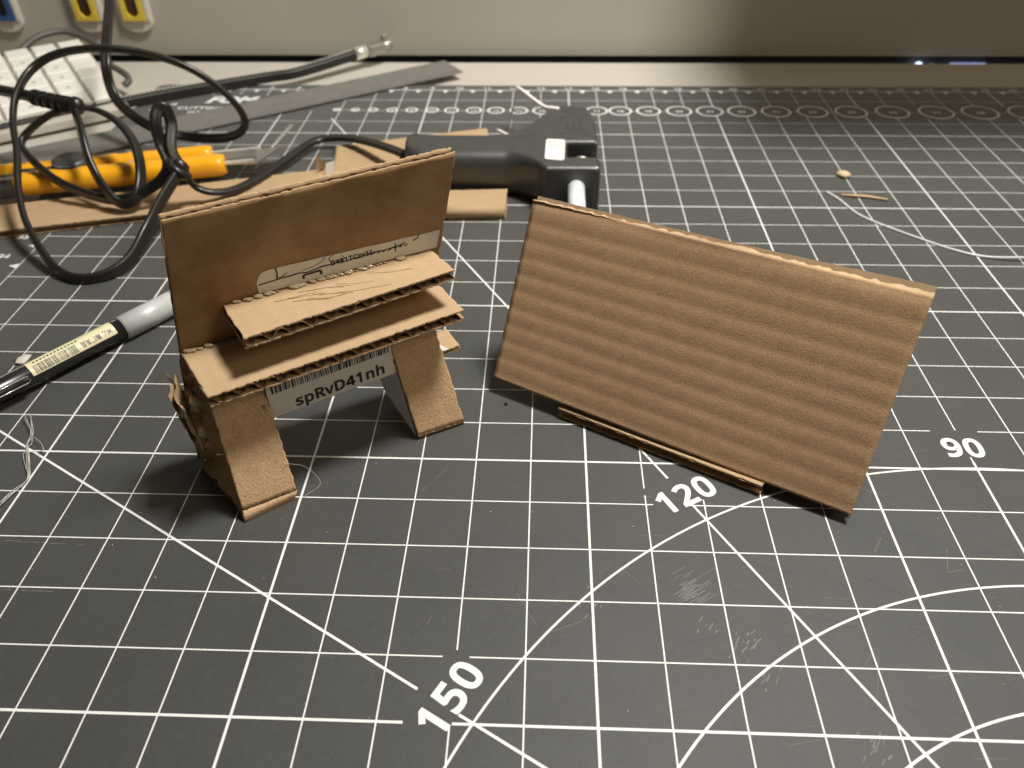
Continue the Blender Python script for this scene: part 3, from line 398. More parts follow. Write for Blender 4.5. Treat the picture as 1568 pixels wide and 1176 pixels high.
for i in range(-12, 38):
    put_text(rul, text_mesh(str(i + 13), .34, .015), on_mat(i, 24.24, 0, .006))
    k = rul.add([(i + .5 - .12, 24, .006), (i + .5 + .12, 24, .006), (i + .5, 23.72, .006)]); rul.face((k, k + 2, k + 1))
for j in range(-20, 24):
    put_text(rul, text_mesh(str(j + 22), .36, .015), on_mat(-13.62, j, 0, .006))
    k = rul.add([(-13, j + .38, .006), (-13, j + .62, .006), (-13.26, j + .5, .006)]); rul.face((k, k + 1, k + 2))
rul.strip((-13, 24), (38, 24), .05, .0065); rul.link('edge_ruler', M['print'], matt)
lg = MB(); put_text(lg, text_mesh('FOM', .80, .05, 1.05, .25), on_mat(-11.1, 22.95, 0, .006))
put_text(lg, text_mesh('CUTTING', .36, .01, 1.1), on_mat(-12.0, 22.15, 0, .006)); put_text(lg, text_mesh('MAT', .3, .01, 1.1), on_mat(-12.0, 21.75, 0, .006))
lg.link('printed_logo', M['print'], matt)
# wear on the mat: knife scores, pale scuffs, dust
rg = random.Random(3)
sc1, sc2 = MB(), MB()
for k in range(170):
    x = rg.gauss(4.5, 4.2); y = rg.gauss(2.0, 2.6); a = rg.choice([0.05, 0.1, 2.6, 2.2, 1.1, .5]) + rg.uniform(-.35, .35); l = rg.uniform(.1, .8)
    (sc1 if rg.random() < .78 else sc2).strip((x, y), (x + l * math.cos(a), y + l * math.sin(a)), rg.uniform(.004, .009), .0012, lift=4e-6)
for k in range(34):    # hatched scuff left of centre
    t = rg.random(); x = 2.25 + .42 * rg.random(); y = 1.95 + .62 * rg.random(); l = rg.uniform(.12, .32)
    sc2.strip((x, y), (x + l * .8, y + l * .55), rg.uniform(.008, .018), .0012, lift=4e-6)
for cx_, cy_, n in ((3.2, 1.25, 16), (1.0, 1.9, 8), (3.45, .6, 6), (4.9, 16.3, 5), (2.7, 1.6, 6), (4.6, -.2, 12)):
    for k in range(n):
        x = cx_ + rg.gauss(0, .12); y = cy_ + rg.gauss(0, .15); a = rg.uniform(.7, 1.3); l = rg.uniform(.04, .16)
        sc2.strip((x, y), (x + l * math.cos(a), y + l * math.sin(a)), rg.uniform(.01, .028), .0012, lift=4e-6)
for a, b in (((-8.7, 2.9), (-7.3, 2.85)), ((-8.6, 1.95), (-7.4, 1.93)), ((6.78, 3.2), (6.62, 2.72)), ((6.62, 2.72), (6.9, 2.78)), ((5.6, 3.1), (5.9, 3.55))):
    n = 9
    for k in range(n):
        if rg.random() < .85:
            p = [a[c] + (b[c] - a[c]) * k / n for c in (0, 1)]; q = [a[c] + (b[c] - a[c]) * (k + .85) / n for c in (0, 1)]
            sc2.strip(p, q, rg.uniform(.008, .016), .0012, lift=4e-6)
sc1.link('knife_scores', M['score'], matt, kind='stuff'); sc2.link('pale_scuffs', M['scuff'], matt, kind='stuff')
du = MB()
for k in range(240):
    x = rg.uniform(-10, 16); y = rg.uniform(-1, 22); r = rg.uniform(.006, .018)
    du.blob((x, y, r * .6), (r, r * rg.uniform(.5, 1.2), r * .7), seg=6, rng=rg)
du.link('dust_specks', M['dust'], base=(0, 0, 0), label='pale dust specks scattered over the grey cutting mat', cat='dust', kind='stuff')

# ------------------------------------------------------------------ corrugated board
def board(name, parent, q, th=.2, flute='t', period=.345, amp=.004, mats=None, seed=0, rag=.012, res=.09, flat=False, side=1, crush=None, label=None, fl_end=.985):
    """corrugated card: two liners and a wavy medium between them. q = front face corners (s0t0, s1t0, s1t1, s0t1)"""
    A, B, Cc, D = [Vector(p) for p in q]
    n = (B - A).cross(D - A).normalized() * side; rng = random.Random(seed)
    ls = ((B - A).length + (Cc - D).length) / 2; lt = ((D - A).length + (Cc - B).length) / 2
    rs = res if flute == 's' else min(res, period / 8); rt = res if flute == 't' else min(res, period / 8)
    nu = max(2, min(160, int(ls / rs))); nv = max(2, min(160, int(lt / rt)))
    eg = {}
    def jit(key):
        if key not in eg: eg[key] = rng.uniform(0, rag) if rng.random() < .8 else rng.uniform(rag, rag * 2.2)
        return eg[key]
    ph = rng.uniform(0, 6)
    def pt(s, t, off):
        i, j = round(s * nu), round(t * nv); s_, t_ = s, t
        if i == 0: s_ += jit(('l', j, off < -th / 2)) / ls
        if i == nu: s_ -= jit(('r', j, off < -th / 2)) / ls
        if j == 0: t_ += jit(('b', i, off < -th / 2)) / lt
        if j == nv: t_ -= jit(('t', i, off < -th / 2)) / lt
        P = A * (1 - s_) * (1 - t_) + B * s_ * (1 - t_) + Cc * s_ * t_ + D * (1 - s_) * t_
        d = (t * lt) if flute == 's' else (s * ls)
        wv = math.cos(2 * math.pi * d / period + ph)
        wob = amp * .8 * math.sin(s * ls * 1.3 + ph) * math.sin(t * lt * 1.7 + ph * 2)
        o = off + amp * (wv - .18 * math.cos(4 * math.pi * d / period + 2 * ph) + .12 * math.sin(4 * math.pi * d / period + 2 * ph)) + wob
        if crush: o += crush(s, t, off)
        return P + n * o
    lt_ = .024; m = MB()
    for o0, o1, mi in ((0, -lt_, 0), (-(th - lt_), -th, 1)):
        if th < .06 and o0 < 0: continue
        k0 = m.grid(lambda s, t: pt(s, t, o0), nu, nv, mi, flip=side < 0)
        k1 = m.grid(lambda s, t: pt(s, t, o1), nu, nv, mi, flip=side > 0)
        loop = [i for i in range(nu)] + [nu + j * (nu + 1) for j in range(nv)] + [nv * (nu + 1) + nu - i for i in range(nu)] + [(nv - j) * (nu + 1) for j in range(nv)]
        for a, b in zip(loop, loop[1:] + loop[:1]):
            f = (k0 + a, k1 + a, k1 + b, k0 + b); m.face(f if side > 0 else f[::-1], 2)
    o = m.link(name, mats or [M['kraft'], M['kraft'], M['kraft']], parent, label=label)
    if th >= .06 and not flat:
        g = MB(); h = th - 2 * lt_; L = ls if flute == 't' else lt; N = max(6, int(L / period * 10))
        for d0 in (.006, -.006):
            def fl(a, b):
                s, t = (a, .012 + b * (fl_end - .012)) if flute == 't' else (.006 + b * .988, a * fl_end)
                P = A * (1 - s) * (1 - t) + B * s * (1 - t) + Cc * s * t + D * (1 - s) * t
                wv = math.cos(2 * math.pi * a * L / period + ph); wv = max(-1, min(1, wv * 1.15))
                o_ = -th / 2 + (h / 2 - .008) * wv + d0
                if crush: o_ += crush(s, t, -th / 2)
                return P + n * o_
            g.grid(fl, N, 2, 0)
        g.link('fluting', M['flute'], o)
    return o

# ------------------------------------------------------------------ little cardboard bench
O = Vector((-5.76, 4.85, 0)); U = Vector((.868, .496, 0)); W_ = Vector((.496, -.868, 0))
def BP(u, w_, z): return O + U * u + W_ * w_ + Vector((0, 0, z))
bench = thing('cardboard_bench', BP(2.3, .6, 0), 'small brown cardboard model bench with shelves glued to its upright back', 'model bench')
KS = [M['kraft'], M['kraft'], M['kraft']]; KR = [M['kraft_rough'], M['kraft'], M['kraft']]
def BK(u, z, off=0.0): return BP(u, .0875 * (z - 2.5) + off, z)     # on the forward leaning face of the backrest
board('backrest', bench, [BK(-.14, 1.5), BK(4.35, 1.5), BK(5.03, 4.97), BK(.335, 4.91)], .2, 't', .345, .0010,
      [M['kraft_shaded'], M['kraft'], M['kraft']], 1, .012, crush=lambda s, t, off: (.012 * math.sin(s * 23) if t > .99 and off > -.05 else 0))
board('seat', bench, [BP(.16, 1.39, 2.5), BP(4.62, 1.11, 2.5), BP(4.56, .004, 2.5), BP(0, .004, 2.5)], .21, 't', .33, .0022, KS, 2, .014)
board('shelf', bench, [BP(.92, 1.16, 3.2), BP(4.60, .88, 3.2), BP(4.50, .064, 3.2), BP(.83, .064, 3.2)], .2, 't', .33, .0022, KS, 3, .014)
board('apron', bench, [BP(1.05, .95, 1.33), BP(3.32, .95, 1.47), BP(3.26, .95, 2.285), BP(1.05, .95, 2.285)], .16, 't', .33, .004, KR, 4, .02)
# legs: a strip folded into a U (front, foot, rear)
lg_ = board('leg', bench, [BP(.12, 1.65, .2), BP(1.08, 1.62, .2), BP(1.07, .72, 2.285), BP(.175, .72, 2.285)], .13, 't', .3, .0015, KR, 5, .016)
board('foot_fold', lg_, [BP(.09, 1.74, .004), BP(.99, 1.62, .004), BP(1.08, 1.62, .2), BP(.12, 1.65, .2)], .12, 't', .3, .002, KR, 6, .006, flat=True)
board('foot_strip', lg_, [BP(.11, 1.62, .13), BP(.95, 1.5, .13), BP(.5, -.02, .13), BP(-.32, .05, .13)], .12, 't', .3, .003, KS, 7, .03)
board('rear_strip', lg_, [BP(-.3, .03, .13), BP(.5, -.03, .13), BP(.62, -.05, 2.285), BP(-.05, -.05, 2.285)], .12, 't', .3, .004, KS, 8, .03)
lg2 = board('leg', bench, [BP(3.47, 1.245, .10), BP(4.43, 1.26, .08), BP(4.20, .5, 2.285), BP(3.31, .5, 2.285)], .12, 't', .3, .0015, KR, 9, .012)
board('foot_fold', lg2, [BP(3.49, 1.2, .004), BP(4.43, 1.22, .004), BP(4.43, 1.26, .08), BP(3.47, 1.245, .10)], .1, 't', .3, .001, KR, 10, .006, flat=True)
board('side_panel', lg2, [BP(3.2, .45, .75), BP(3.48, 1.16, .03), BP(3.32, .5, 2.2), BP(3.1, .0, 1.75)], .05, 't', .3, .002, [M['paper']] * 3, 11, .008, flat=True, side=-1)
board('rear_strip', lg2, [BP(3.5, .1, .006), BP(4.35, .15, .006), BP(4.25, .02, 1.45), BP(3.4, .0, 1.5)], .12, 't', .3, .004, KS, 12, .03)
board('flap', bench, [BP(4.37, .55, 1.3), BP(4.73, .55, 1.32), BP(4.72, -.1, 1.32), BP(4.25, -.05, 1.3)], .1, 't', .3, .002, KS, 13, .01)
mb = MB(); k = mb.add([BP(4.36, .54, 1.312), BP(4.50, .55, 1.314), BP(4.34, .2, 1.314), BP(4.3, .2, 1.312)]); mb.face((k, k + 1, k + 2, k + 3)); mb.link('label_scrap', M['paper'], bench)

# shipping label on the apron
lab = MB(); lw = .964
lab.grid(lambda s, t: BP(1.06 + s * 2.2, lw + .002 * math.sin(s * 9), 1.365 + s * .13 + t * (.915 - s * .13)), 24, 4, 0)
lab_o = lab.link('shipping_label', M['paper'], bench)
ink = MB(); rb = random.Random(11); u = 1.14
while u < 3.2:
    wd = rb.choice([.012, .012, .022, .034]); z0 = 1.865 + .062 * (u - 1.2)
    k = ink.add([BP(u, lw + .006, z0), BP(u + wd, lw + .006, z0), BP(u + wd, lw + .006, 2.27), BP(u, lw + .006, 2.27)]); ink.face((k, k + 1, k + 2, k + 3))
    u += wd + rb.choice([.012, .02, .03])
ink.link('barcode', M['ink'], lab_o)
ink = MB(); put_text(ink, text_mesh('spRvD41nh', .385, .014, 1.0), lambda v: BP(2.29 + v.x, lw + .006, 1.675 + v.x * .07 + v.y)); ink.link('label_print', M['ink'], lab_o)
ink = MB()
for k_ in range(9):
    t = .15 + .075 * k_ + rb.uniform(-.01, .01); h = rb.choice([.018, .03])
    f = lambda s, t: (BP(3.1, .0, 1.75) * (1 - t) + BP(3.2, .45, .75) * t) * (1 - s) + (BP(3.32, .5, 2.2) * (1 - t) + BP(3.48, 1.16, .03) * t) * s
    nn = -U * .014
    k = ink.add([f(.3, t) + nn, f(.75, t) + nn, f(.75, t + h) + nn, f(.3, t + h) + nn]); ink.face((k, k + 1, k + 2, k + 3))
ink.link('barcode', M['ink'], bench)
# torn label on the backrest, just above the shelf
pl = MB(); poly = []
for k_ in range(7): a = math.pi / 2 + math.pi / 2 * k_ / 6; poly.append((1.66 + .22 * math.cos(a), 3.50 + .20 * math.sin(a)))
poly += [(1.44, 3.24), (4.52, 3.22), (4.60, 3.62)]
def pt_label(s_, t_):
    x = 1.44 + (4.60 + .08 * t_ - 1.44) * s_; zt = 3.65 - .08 * s_
    if s_ < .07: x += .0; zt -= .2 * (1 - math.sqrt(max(0, 1 - (1 - s_ / .07) ** 2)))
    return BK(x, 3.23 + (zt - 3.23) * t_, .009 + .003 * math.sin(s_ * 30))
pl.grid(pt_label, 44, 4)
pl_o = pl.link('torn_label', M['paper'], bench)
ink = MB()
def inkline(pts, wd):
    for a, b in zip(pts, pts[1:]):
        a, b = Vector(a), Vector(b); d = (b - a).normalized(); nn = Vector((-d.y, d.x)) * wd / 2
        k = ink.add([BK(p.x, p.y, .016) for p in (a - nn, b - nn, b + nn, a + nn)]); ink.face((k, k + 1, k + 2, k + 3))
rb = random.Random(5)
inkline([(1.46 + .135 * i, 3.40 + .004 * i + rb.uniform(-.016, .016)) for i in range(20)], .022)
inkline([(1.78, 3.64), (1.79, 3.55), (1.77, 3.42)], .028); inkline([(1.95, 3.50), (1.86, 3.45), (1.8, 3.44)], .012)
inkline([(2.2, 3.30), (2.2, 3.37), (2.5, 3.38), (2.5, 3.30)], .04); inkline([(2.62, 3.62), (2.55, 3.55), (2.4, 3.49), (2.2, 3.47)], .009)
inkline([(2.75, 3.62), (2.66, 3.56), (2.68, 3.50), (2.85, 3.48), (2.93, 3.50), (2.88, 3.57)], .011); inkline([(4.16, 3.49), (4.25, 3.53), (4.28, 3.60)], .022); inkline([(3.83, 3.36), (3.84, 3.54)], .018); inkline([(3.74, 3.46), (3.95, 3.47)], .015)
for i in range(8): inkline([(3.3 + i * .1, 3.42 + .02 * rb.random()), (3.36 + i * .1, 3.44 + .02 * rb.random())], .022)
put_text(ink, text_mesh('0431TCzx1I', .17, .004), lambda v: BK(3.05 + v.x, 3.49 + v.y + v.x * .02, .0165))
ink.link('label_print', M['ink'], pl_o)
cr = MB(); rb = random.Random(15)
for k_ in range(11):
    u0 = rb.uniform(1.0, 3.3); w0 = rb.uniform(.25, .6); l = rb.uniform(.3, .9); p = [Vector((u0 + l * t_, w0 + .30 * l * t_ + .05 * math.sin(t_ * 3 + k_))) for t_ in (0, .25, .5, .75, 1)]
    for a, b in zip(p, p[1:]):
        if max(a.y, b.y) > .8: continue
        d = (b - a).normalized(); nn = Vector((-d.y, d.x)) * rb.uniform(.003, .006)
        k = cr.add([BP(q.x, q.y, 3.2065 + k_ * 1e-4) for q in (a - nn, b - nn, b + nn, a + nn)]); cr.face((k, k + 1, k + 2, k + 3))
cr.link('crease_mark', mat('crease', (.25, .15, .075, 1), .8), bench, kind='stuff')
# hot glue along the joints
def glue_line(name, pts, n, r, parent, seed):
    g = MB(); rr = random.Random(seed)
    for k_ in range(n):
        t = rr.random() * (len(pts) - 1); i = int(t); p = Vector(pts[i]).lerp(Vector(pts[i + 1]), t - i)
        s_ = r * rr.uniform(.4, 1.2); g.blob(p + Vector((rr.uniform(-.02, .02), rr.uniform(-.02, .02), 0)), (s_ * 2.0, s_ * 1.1, s_ * .7), seg=8, jit=.15, rng=rr)
    return g.link(name, M['glue'], parent)
glue_line('glue_bead', [BP(1.0, .11, 3.22), BP(3.95, .11, 3.22)], 60, .04, bench, 1)
glue_line('glue_bead', [BP(.1, .05, 2.52), BP(.5, .06, 2.52)], 9, .04, bench, 2)
glue_line('glue_bead', [BP(.95, 1.0, 1.5), BP(1.0, 1.0, 2.1)], 6, .03, bench, 3)
# torn pulpy scrap and glue hanging on the left rear leg
tr = MB(); rr = random.Random(9)
crn = {}
def crumple(i, j, k):
    if (i, j, k) not in crn: crn[(i, j, k)] = rr.uniform(-1, 1)
    return crn[(i, j, k)]
for ly in range(2):
    def fn(s, t, ly=ly):
        i, j = round(s * 7), round(t * 11); e = 1 - .5 * t
        return BP(-.30 + .07 * ly + .10 * t + .03 * crumple(i, j, ly) * e + .05 * math.sin(s * 5 + ly), -.05 + .10 * ly + s * (.85 - .25 * t) + .02 * crumple(i, j, ly + 2), 2.2 - t * (1.30 + .12 * crumple(i, 0, ly + 4)) + .04 * crumple(i, j, ly + 6))
    tr.grid(fn, 7, 11, 0, smooth=True)
tr.link('torn_scrap', M['kraft'], bench)
g = MB()
for k_ in range(14): g.blob(BP(-.22 + rr.uniform(-.06, .3), .35 + rr.uniform(-.3, .35), rr.uniform(.85, 2.0)), (.07, .07, .13), seg=8, rng=rr)
g.link('glue_lump', M['glue'], bench)
mb = MB(); mb.tube(catmull([BP(1.0, 1.45, .75), BP(1.35, 1.3, .35), BP(1.5, 1.5, .05), BP(1.15, 1.65, .03)]), circ(.0035, 5)); mb.link('glue_thread', M['wisp'], bench)

# ------------------------------------------------------------------ leaning corrugated panel on the right
TL, TR, BR, BL = Vector((-.03, 8.63, 3.46)), Vector((6.24, 5.33, 3.63)), Vector((5.335, 3.69, .19)), Vector((-.795, 7.0, .33))
es = (BR - BL).normalized(); pn = (BR - BL).cross(TL - BL).normalized(); et = pn.cross(es)
def PP(s, t, o=0.0): return BL + es * s + et * t + pn * o
stand = thing('cardboard_stand', (2.2, 6.0, 0), 'wide brown corrugated cardboard panel leaning back on its hidden prop, right of the bench', 'cardboard panel')
def panel_crush(s, t, off):
    e = max(0, (t - .965) / .035)
    o = (-.030 * e * (.5 + .5 * math.sin(s * 7.5 + 1.2)) if off > -.03 else 0)
    return o + .03 * math.sin(s * 3.0)
board('front_panel', stand, [BL, BR, TR - et * .15, TL - et * .06], .2, 's', .345, .0036, [M['kraft_panel'], M['kraft_panel'], M['kraft']], 21, .004, res=.1, crush=panel_crush, fl_end=.955)
board('base_board', stand, [(.49, 6.22, .215), (4.0, 4.265, .215), (4.75, 5.62, .215), (1.25, 7.58, .215)], .2, 's', .345, .004, KS, 22, .012)
board('back_shelf', stand, [PP(.2, 2.35, -.23), PP(.2, 2.35, -1.3), PP(6.2, 2.35, -1.3), PP(6.2, 2.35, -.23)], .2, 't', .33, .004, KS, 23, .014)
board('shelf_tab', stand, [PP(-.07, 2.22, -.25), PP(-.07, 2.22, -.85), PP(.19, 2.42, -.85), PP(.19, 2.42, -.25)], .1, 't', .3, .002, KS, 24, .01)
for s_ in (1.2, 5.4):
    a = PP(s_, 2.1, -.23); f = Vector((a.x + pn.x * -1.35, a.y + pn.y * -1.35, .0))
    e = Vector((es.x, es.y, 0)).normalized() * .45
    board('prop_leg', stand, [f - e, f + e, a + e, a - e], .13, 't', .3, .003, KS, 25, .02)

# the front liner is crushed over the top edge, leaving a slit before the back liner
hgt = (TL - BL).dot(et) - .06; hgt2 = (TR - BR).dot(et) - .15; wid = (BR - BL).length
pe = MB(); rp_ = random.Random(31); jt = [rp_.uniform(-1, 1) for _ in range(90)]
def peel(s, t):
    k = min(88, int(s * 88)); j = jt[k] * (1 - (s * 88 - k)) + jt[k + 1] * (s * 88 - k)
    h = hgt + (hgt2 - hgt) * s; sx = .0 + (TL - BL).dot(es) * (1 - s) + ((TR - BL).dot(es)) * s
    wdt = .055 + .03 * math.sin(s * 9 + .7) + .022 * j
    return PP(sx, h - .014 + .010 * j + (.02 + .04 * s + .007 * math.sin(s * 13 + 1) + .012 * j) * t, .010 - t * wdt + .03 * math.sin(s * 3.0))
pe.grid(peel, 88, 4); pe.link('peeled_edge', M['liner_edge'], stand)
pe = MB()
def back_edge(s, t):
    k = min(88, int(s * 88)); j = jt[88 - k]; h = hgt + (hgt2 - hgt) * s; sx = (TL - BL).dot(es) * (1 - s) + ((TR - BL).dot(es)) * s
    lift = .062 + .085 * s + .018 * math.sin(s * 5.2 + 2.0)
    return PP(sx, h + (lift + .004 * j if .2 < t < .8 else -.15), -.172 - .03 * t + .03 * math.sin(s * 3.0))
pe.grid(back_edge, 88, 3, smooth=False); pe.link('back_liner_edge', M['liner_edge'], stand)

# ------------------------------------------------------------------ cardboard offcuts
def flat_piece(name, pts, z0, z1, label, bend=0.0, seed=0, group='cardboard offcuts lying on the mat'):
    o = thing(name, ((pts[0][0] + pts[2][0]) / 2, (pts[0][1] + pts[2][1]) / 2, z0), label, 'cardboard offcut', group)
    q = [Vector((x, y, z1)) for x, y in pts]
    board('card', o, q, z1 - z0, 's', .345, .006, KS, seed, .015, crush=(lambda s, t, off: bend * math.sin(s * 5 + t * 2)) if bend else None)
    return o
flat_piece('cardboard_strip', [(-14.9, 12.66), (-5.2, 15.35), (-5.6, 17.05), (-15.4, 14.20)], .004, .20, 'long cardboard strip lying under the yellow knife and black cord', .012, 31)
flat_piece('cardboard_square', [(-6.02, 15.9), (-1.35, 17.55), (-1.73, 20.05), (-6.40, 18.55)], .004, .19, 'tan cardboard piece lying under the glue gun handle', .0, 32)
o = flat_piece('cardboard_offcut', [(-3.1, 14.02), (-.86, 14.20), (-.86, 15.40), (-3.1, 15.25)], .004, .30, 'short folded cardboard strip in front of the glue gun', .0, 33)
mb = MB(); mb.tube([(-3.1, 14.12, .2), (-2.0, 14.2, .21), (-.9, 14.3, .19)], circ(.16, 14)); mb.link('rolled_edge', M['kraft'], o)
mb = MB(); mb.grid(lambda s, t: Vector((-6.55 + .16 * s + .1 * t, 16.55 + .25 * s - .1 * t, .2 + t * .62 * (1 - s * .7))), 4, 6); mb.grid(lambda s, t: Vector((-6.27 + .22 * s + .06 * t, 16.45 + .2 * s, .2 + t * .35)), 4, 6, 1)
mb.link('torn_curl', [M['kraft'], M['stick']], bpy.data.objects['cardboard_strip'])

# ------------------------------------------------------------------ glue gun lying on its side
gun = thing('glue_gun', (0, 16.5, 0), 'black hot glue gun with a white sticker lying on its side', 'glue gun')
GB = [(-3.83, 16.55), (-3.74, 16.98), (-3.55, 17.08), (-3.22, 16.82), (-2.7, 16.78), (-1.2, 16.85), (-.75, 17.1), (-.45, 17.5), (-.05, 18.2), (.34, 19.0), (.62, 19.25), (1.42, 19.12), (1.58, 18.6), (1.66, 17.9),
      (1.66, 16.43), (.79, 16.42), (.79, 15.42), (1.56, 15.42), (1.66, 15.3), (1.66, 14.72), (1.5, 14.68), (.2, 14.68), (-.1, 15.15), (-.42, 15.6), (-.9, 15.9), (-3.2, 16.0), (-3.5, 16.1), (-3.75, 16.25)]
mb = MB(); mb.prism(GB, .02, 1.27, top_inset=.10); gb = mb.link('gun_body', M['black_plastic'], gun)
bv = gb.modifiers.new('bevel', 'BEVEL'); bv.width = .0008; bv.segments = 2; bv.limit_method = 'ANGLE'; bv.angle_limit = R(30)
mb = MB()
def gun_section(x):
    yf = 15.5 if x < -.9 else 15.5 - .8 * min(1, (x + .9) / 1.15) ** 1.8
    if x < -3.3: yf += .5 * ((-3.3 - x) / .5) ** 2
    yb = 16.9 if x < -.9 else 16.9 + .3 * min(1, (x + .9) / 1.15)
    r = .42 - .28 * max(0, min(1, (x + .9) / 1.1)); zt = 1.276
    p = [(yb, .02), (yb, zt - .12), (yb - .04, zt - .04), (yb - .12, zt), (yf + r, zt)]
    p += [(yf + r - r * math.sin(R(a)), zt - r + r * math.cos(R(a))) for a in (15, 30, 45, 60, 75, 90)]
    return p + [(yf, .3), (yf + .06, .1), (yf + .14, .02)]
xs = [-3.78 + .1 * i for i in range(41)]
mb.grid(lambda s, t: Vector((xs[round(t * 40)], *gun_section(xs[round(t * 40)])[round(s * 13)])), 13, 40, 0)
n_ = len(mb.v); mb.face(tuple(range(14))[::-1]); mb.face(tuple(range(n_ - 14, n_)))
mb.link('handle_grip', M['black_plastic'], gun)
mb = MB(); mb.box((.80, 15.35, .03), (1.5, 16.5, .55)); mb.link('notch_floor', M['black_deep'], gun)
mb = MB(); mb.cyl((1.18, 15.3, .78), (1.18, 15.75, .78), .30, seg=24); mb.cyl((1.18, 15.75, .78), (1.18, 15.8, .78), .33, seg=24); mb.link('heater_collar', M['steel'], gun)
mb = MB(); mb.cyl((1.60, 15.5, .7), (1.60, 16.3, .7), .07, seg=12); mb.link('hinge_pin', M['steel'], gun)
mb = MB(); mb.cyl((1.03, 15.0, .72), (1.03, 13.1, .50), .235, seg=28); mb.link('glue_stick', M['stick'], gun)
mb = MB(); mb.cyl((1.05, 19.1, .65), (1.05, 19.7, .65), .42, seg=24, r2=.3); mb.cyl((1.05, 19.7, .65), (1.05, 20.35, .65), .24, seg=20, r2=.1); mb.link('nozzle', M['steel'], gun)
stk = []
for cx_, cy_, a0 in ((.64, 16.42, 0), (.30, 16.46, 90), (.27, 15.30, 180), (.60, 15.24, 270)):
    for k_ in range(5): a = R(a0 + 22.5 * k_); stk.append((cx_ + .1 * math.cos(a), cy_ + .1 * math.sin(a)))
mb = MB(); mb.prism(stk, 1.271, 1.279); so = mb.link('sticker', mat('sticker_white', (.85, .84, .80, 1), .4), gun)
mb = MB()
for col_ in range(3):
    for k_ in range(2 if col_ == 1 else 3): put_text(mb, text_mesh('M8K'[col_] + '2R5'[k_], .15, .0), on_mat(.32 + col_ * .15, 16.33 - k_ * .24, R(-90), 1.282))
for k_ in range(20):
    a, b = 2 * math.pi * k_ / 20, 2 * math.pi * (k_ + 1) / 20; mb.strip((.5 + .13 * math.cos(a), 15.45 + .08 * math.sin(a)), (.5 + .13 * math.cos(b), 15.45 + .08 * math.sin(b)), .018, 1.2815)
mb.link('sticker_print', M['legend'], so)
mb = MB()
mb.strip((.45, 17.0), (1.5, 16.9), .03, 1.2735); mb.strip((.45, 17.0), (.42, 17.6), .025, 1.2735)
for x in (.8, 1.0, 1.2):
    mb.strip((x, 17.35), (x, 17.75), .035, 1.2735); mb.strip((x, 17.35), (x + .12, 17.35), .03, 1.2735)
mb.strip((.75, 17.25), (1.32, 17.22), .03, 1.2735)
for x, y in ((.6, 18.1), (.9, 18.35), (1.1, 18.0), (1.3, 18.3), (.75, 18.65), (1.2, 18.7)): mb.strip((x, y), (x + .14, y + .1), .05, 1.2735)
mb.link('raised_marks', M['emboss'], gun)
mb = MB(); mb.tube(catmull([(.52, 18.9, 1.22), (.42, 18.95, 1.26), (.1, 19.1, 1.26), (-.5, 20.0, 1.36), (-.75, 20.4, 1.38)], 5), circ(.06, 8))
mb.blob((.52, 18.9, 1.26), (.09, .07, .07), jit=.05); mb.tube(catmull([(-.72, 16.95, 1.1), (-.9, 17.2, 1.1), (-1.25, 17.85, 1.0)], 5), circ(.05, 8)); mb.link('wire_stand', M['key'], gun)
mb = MB(); mb.tube(catmull([(-.75, 20.4, 1.38), (-.82, 19.5, 1.2), (-.92, 18.2, 1.0), (-.8, 17.2, .9)], 5), circ(.03, 8)); mb.link('stand_crossbar', M['greycord'], gun)
mb = MB(); mb.cyl((-3.9, 16.42, .72), (-3.55, 16.3, .72), .26, seg=16); mb.link('cord_socket', M['black_deep'], gun)

# ------------------------------------------------------------------ tangled cord
HANG = [(-14.10,23.12,4.50),(-13.98,21.95,3.60),(-13.65,20.53,3.00),(-13.49,19.59,2.40),(-13.44,19.30,1.80),(-13.19,19.00,1.40),(-12.59,18.55,1.10),(-11.85,18.27,0.80),(-11.07,18.45,0.50),(-10.09,18.31,0.50),(-9.33,18.14,0.70),(-9.02,18.22,1.00),(-9.11,18.23,1.50),(-9.62,18.18,2.20),(-10.40,18.07,2.80),(-11.49,17.96,3.20),(-12.52,17.65,3.40),(-13.62,17.51,3.30),(-14.32,17.15,3.00),(-14.46,16.21,2.60),(-14.32,15.38,2.10),(-13.85,14.38,1.70),(-13.45,13.30,1.20),(-12.96,12.39,0.75),(-12.19,11.48,0.35),(-11.57,10.96,0.15),(-10.98,10.73,0.12),(-10.42,10.94,0.14),(-10.02,11.45,0.30),(-9.78,12.21,0.70),(-9.69,13.21,1.00),(-9.52,14.24,1.30)]
GUNC = [(-3.23,15.94,0.80),(-3.68,16.26,0.85),(-4.58,17.28,0.70),(-5.57,18.27,0.50),(-6.41,18.77,0.35),(-7.11,18.58,0.30),(-7.61,17.30,0.30),(-8.06,16.08,0.30),(-8.52,15.13,0.35),(-8.98,14.65,0.50),(-9.35,14.55,0.70),(-9.49,14.43,1.10),(-9.54,14.37,1.35)]
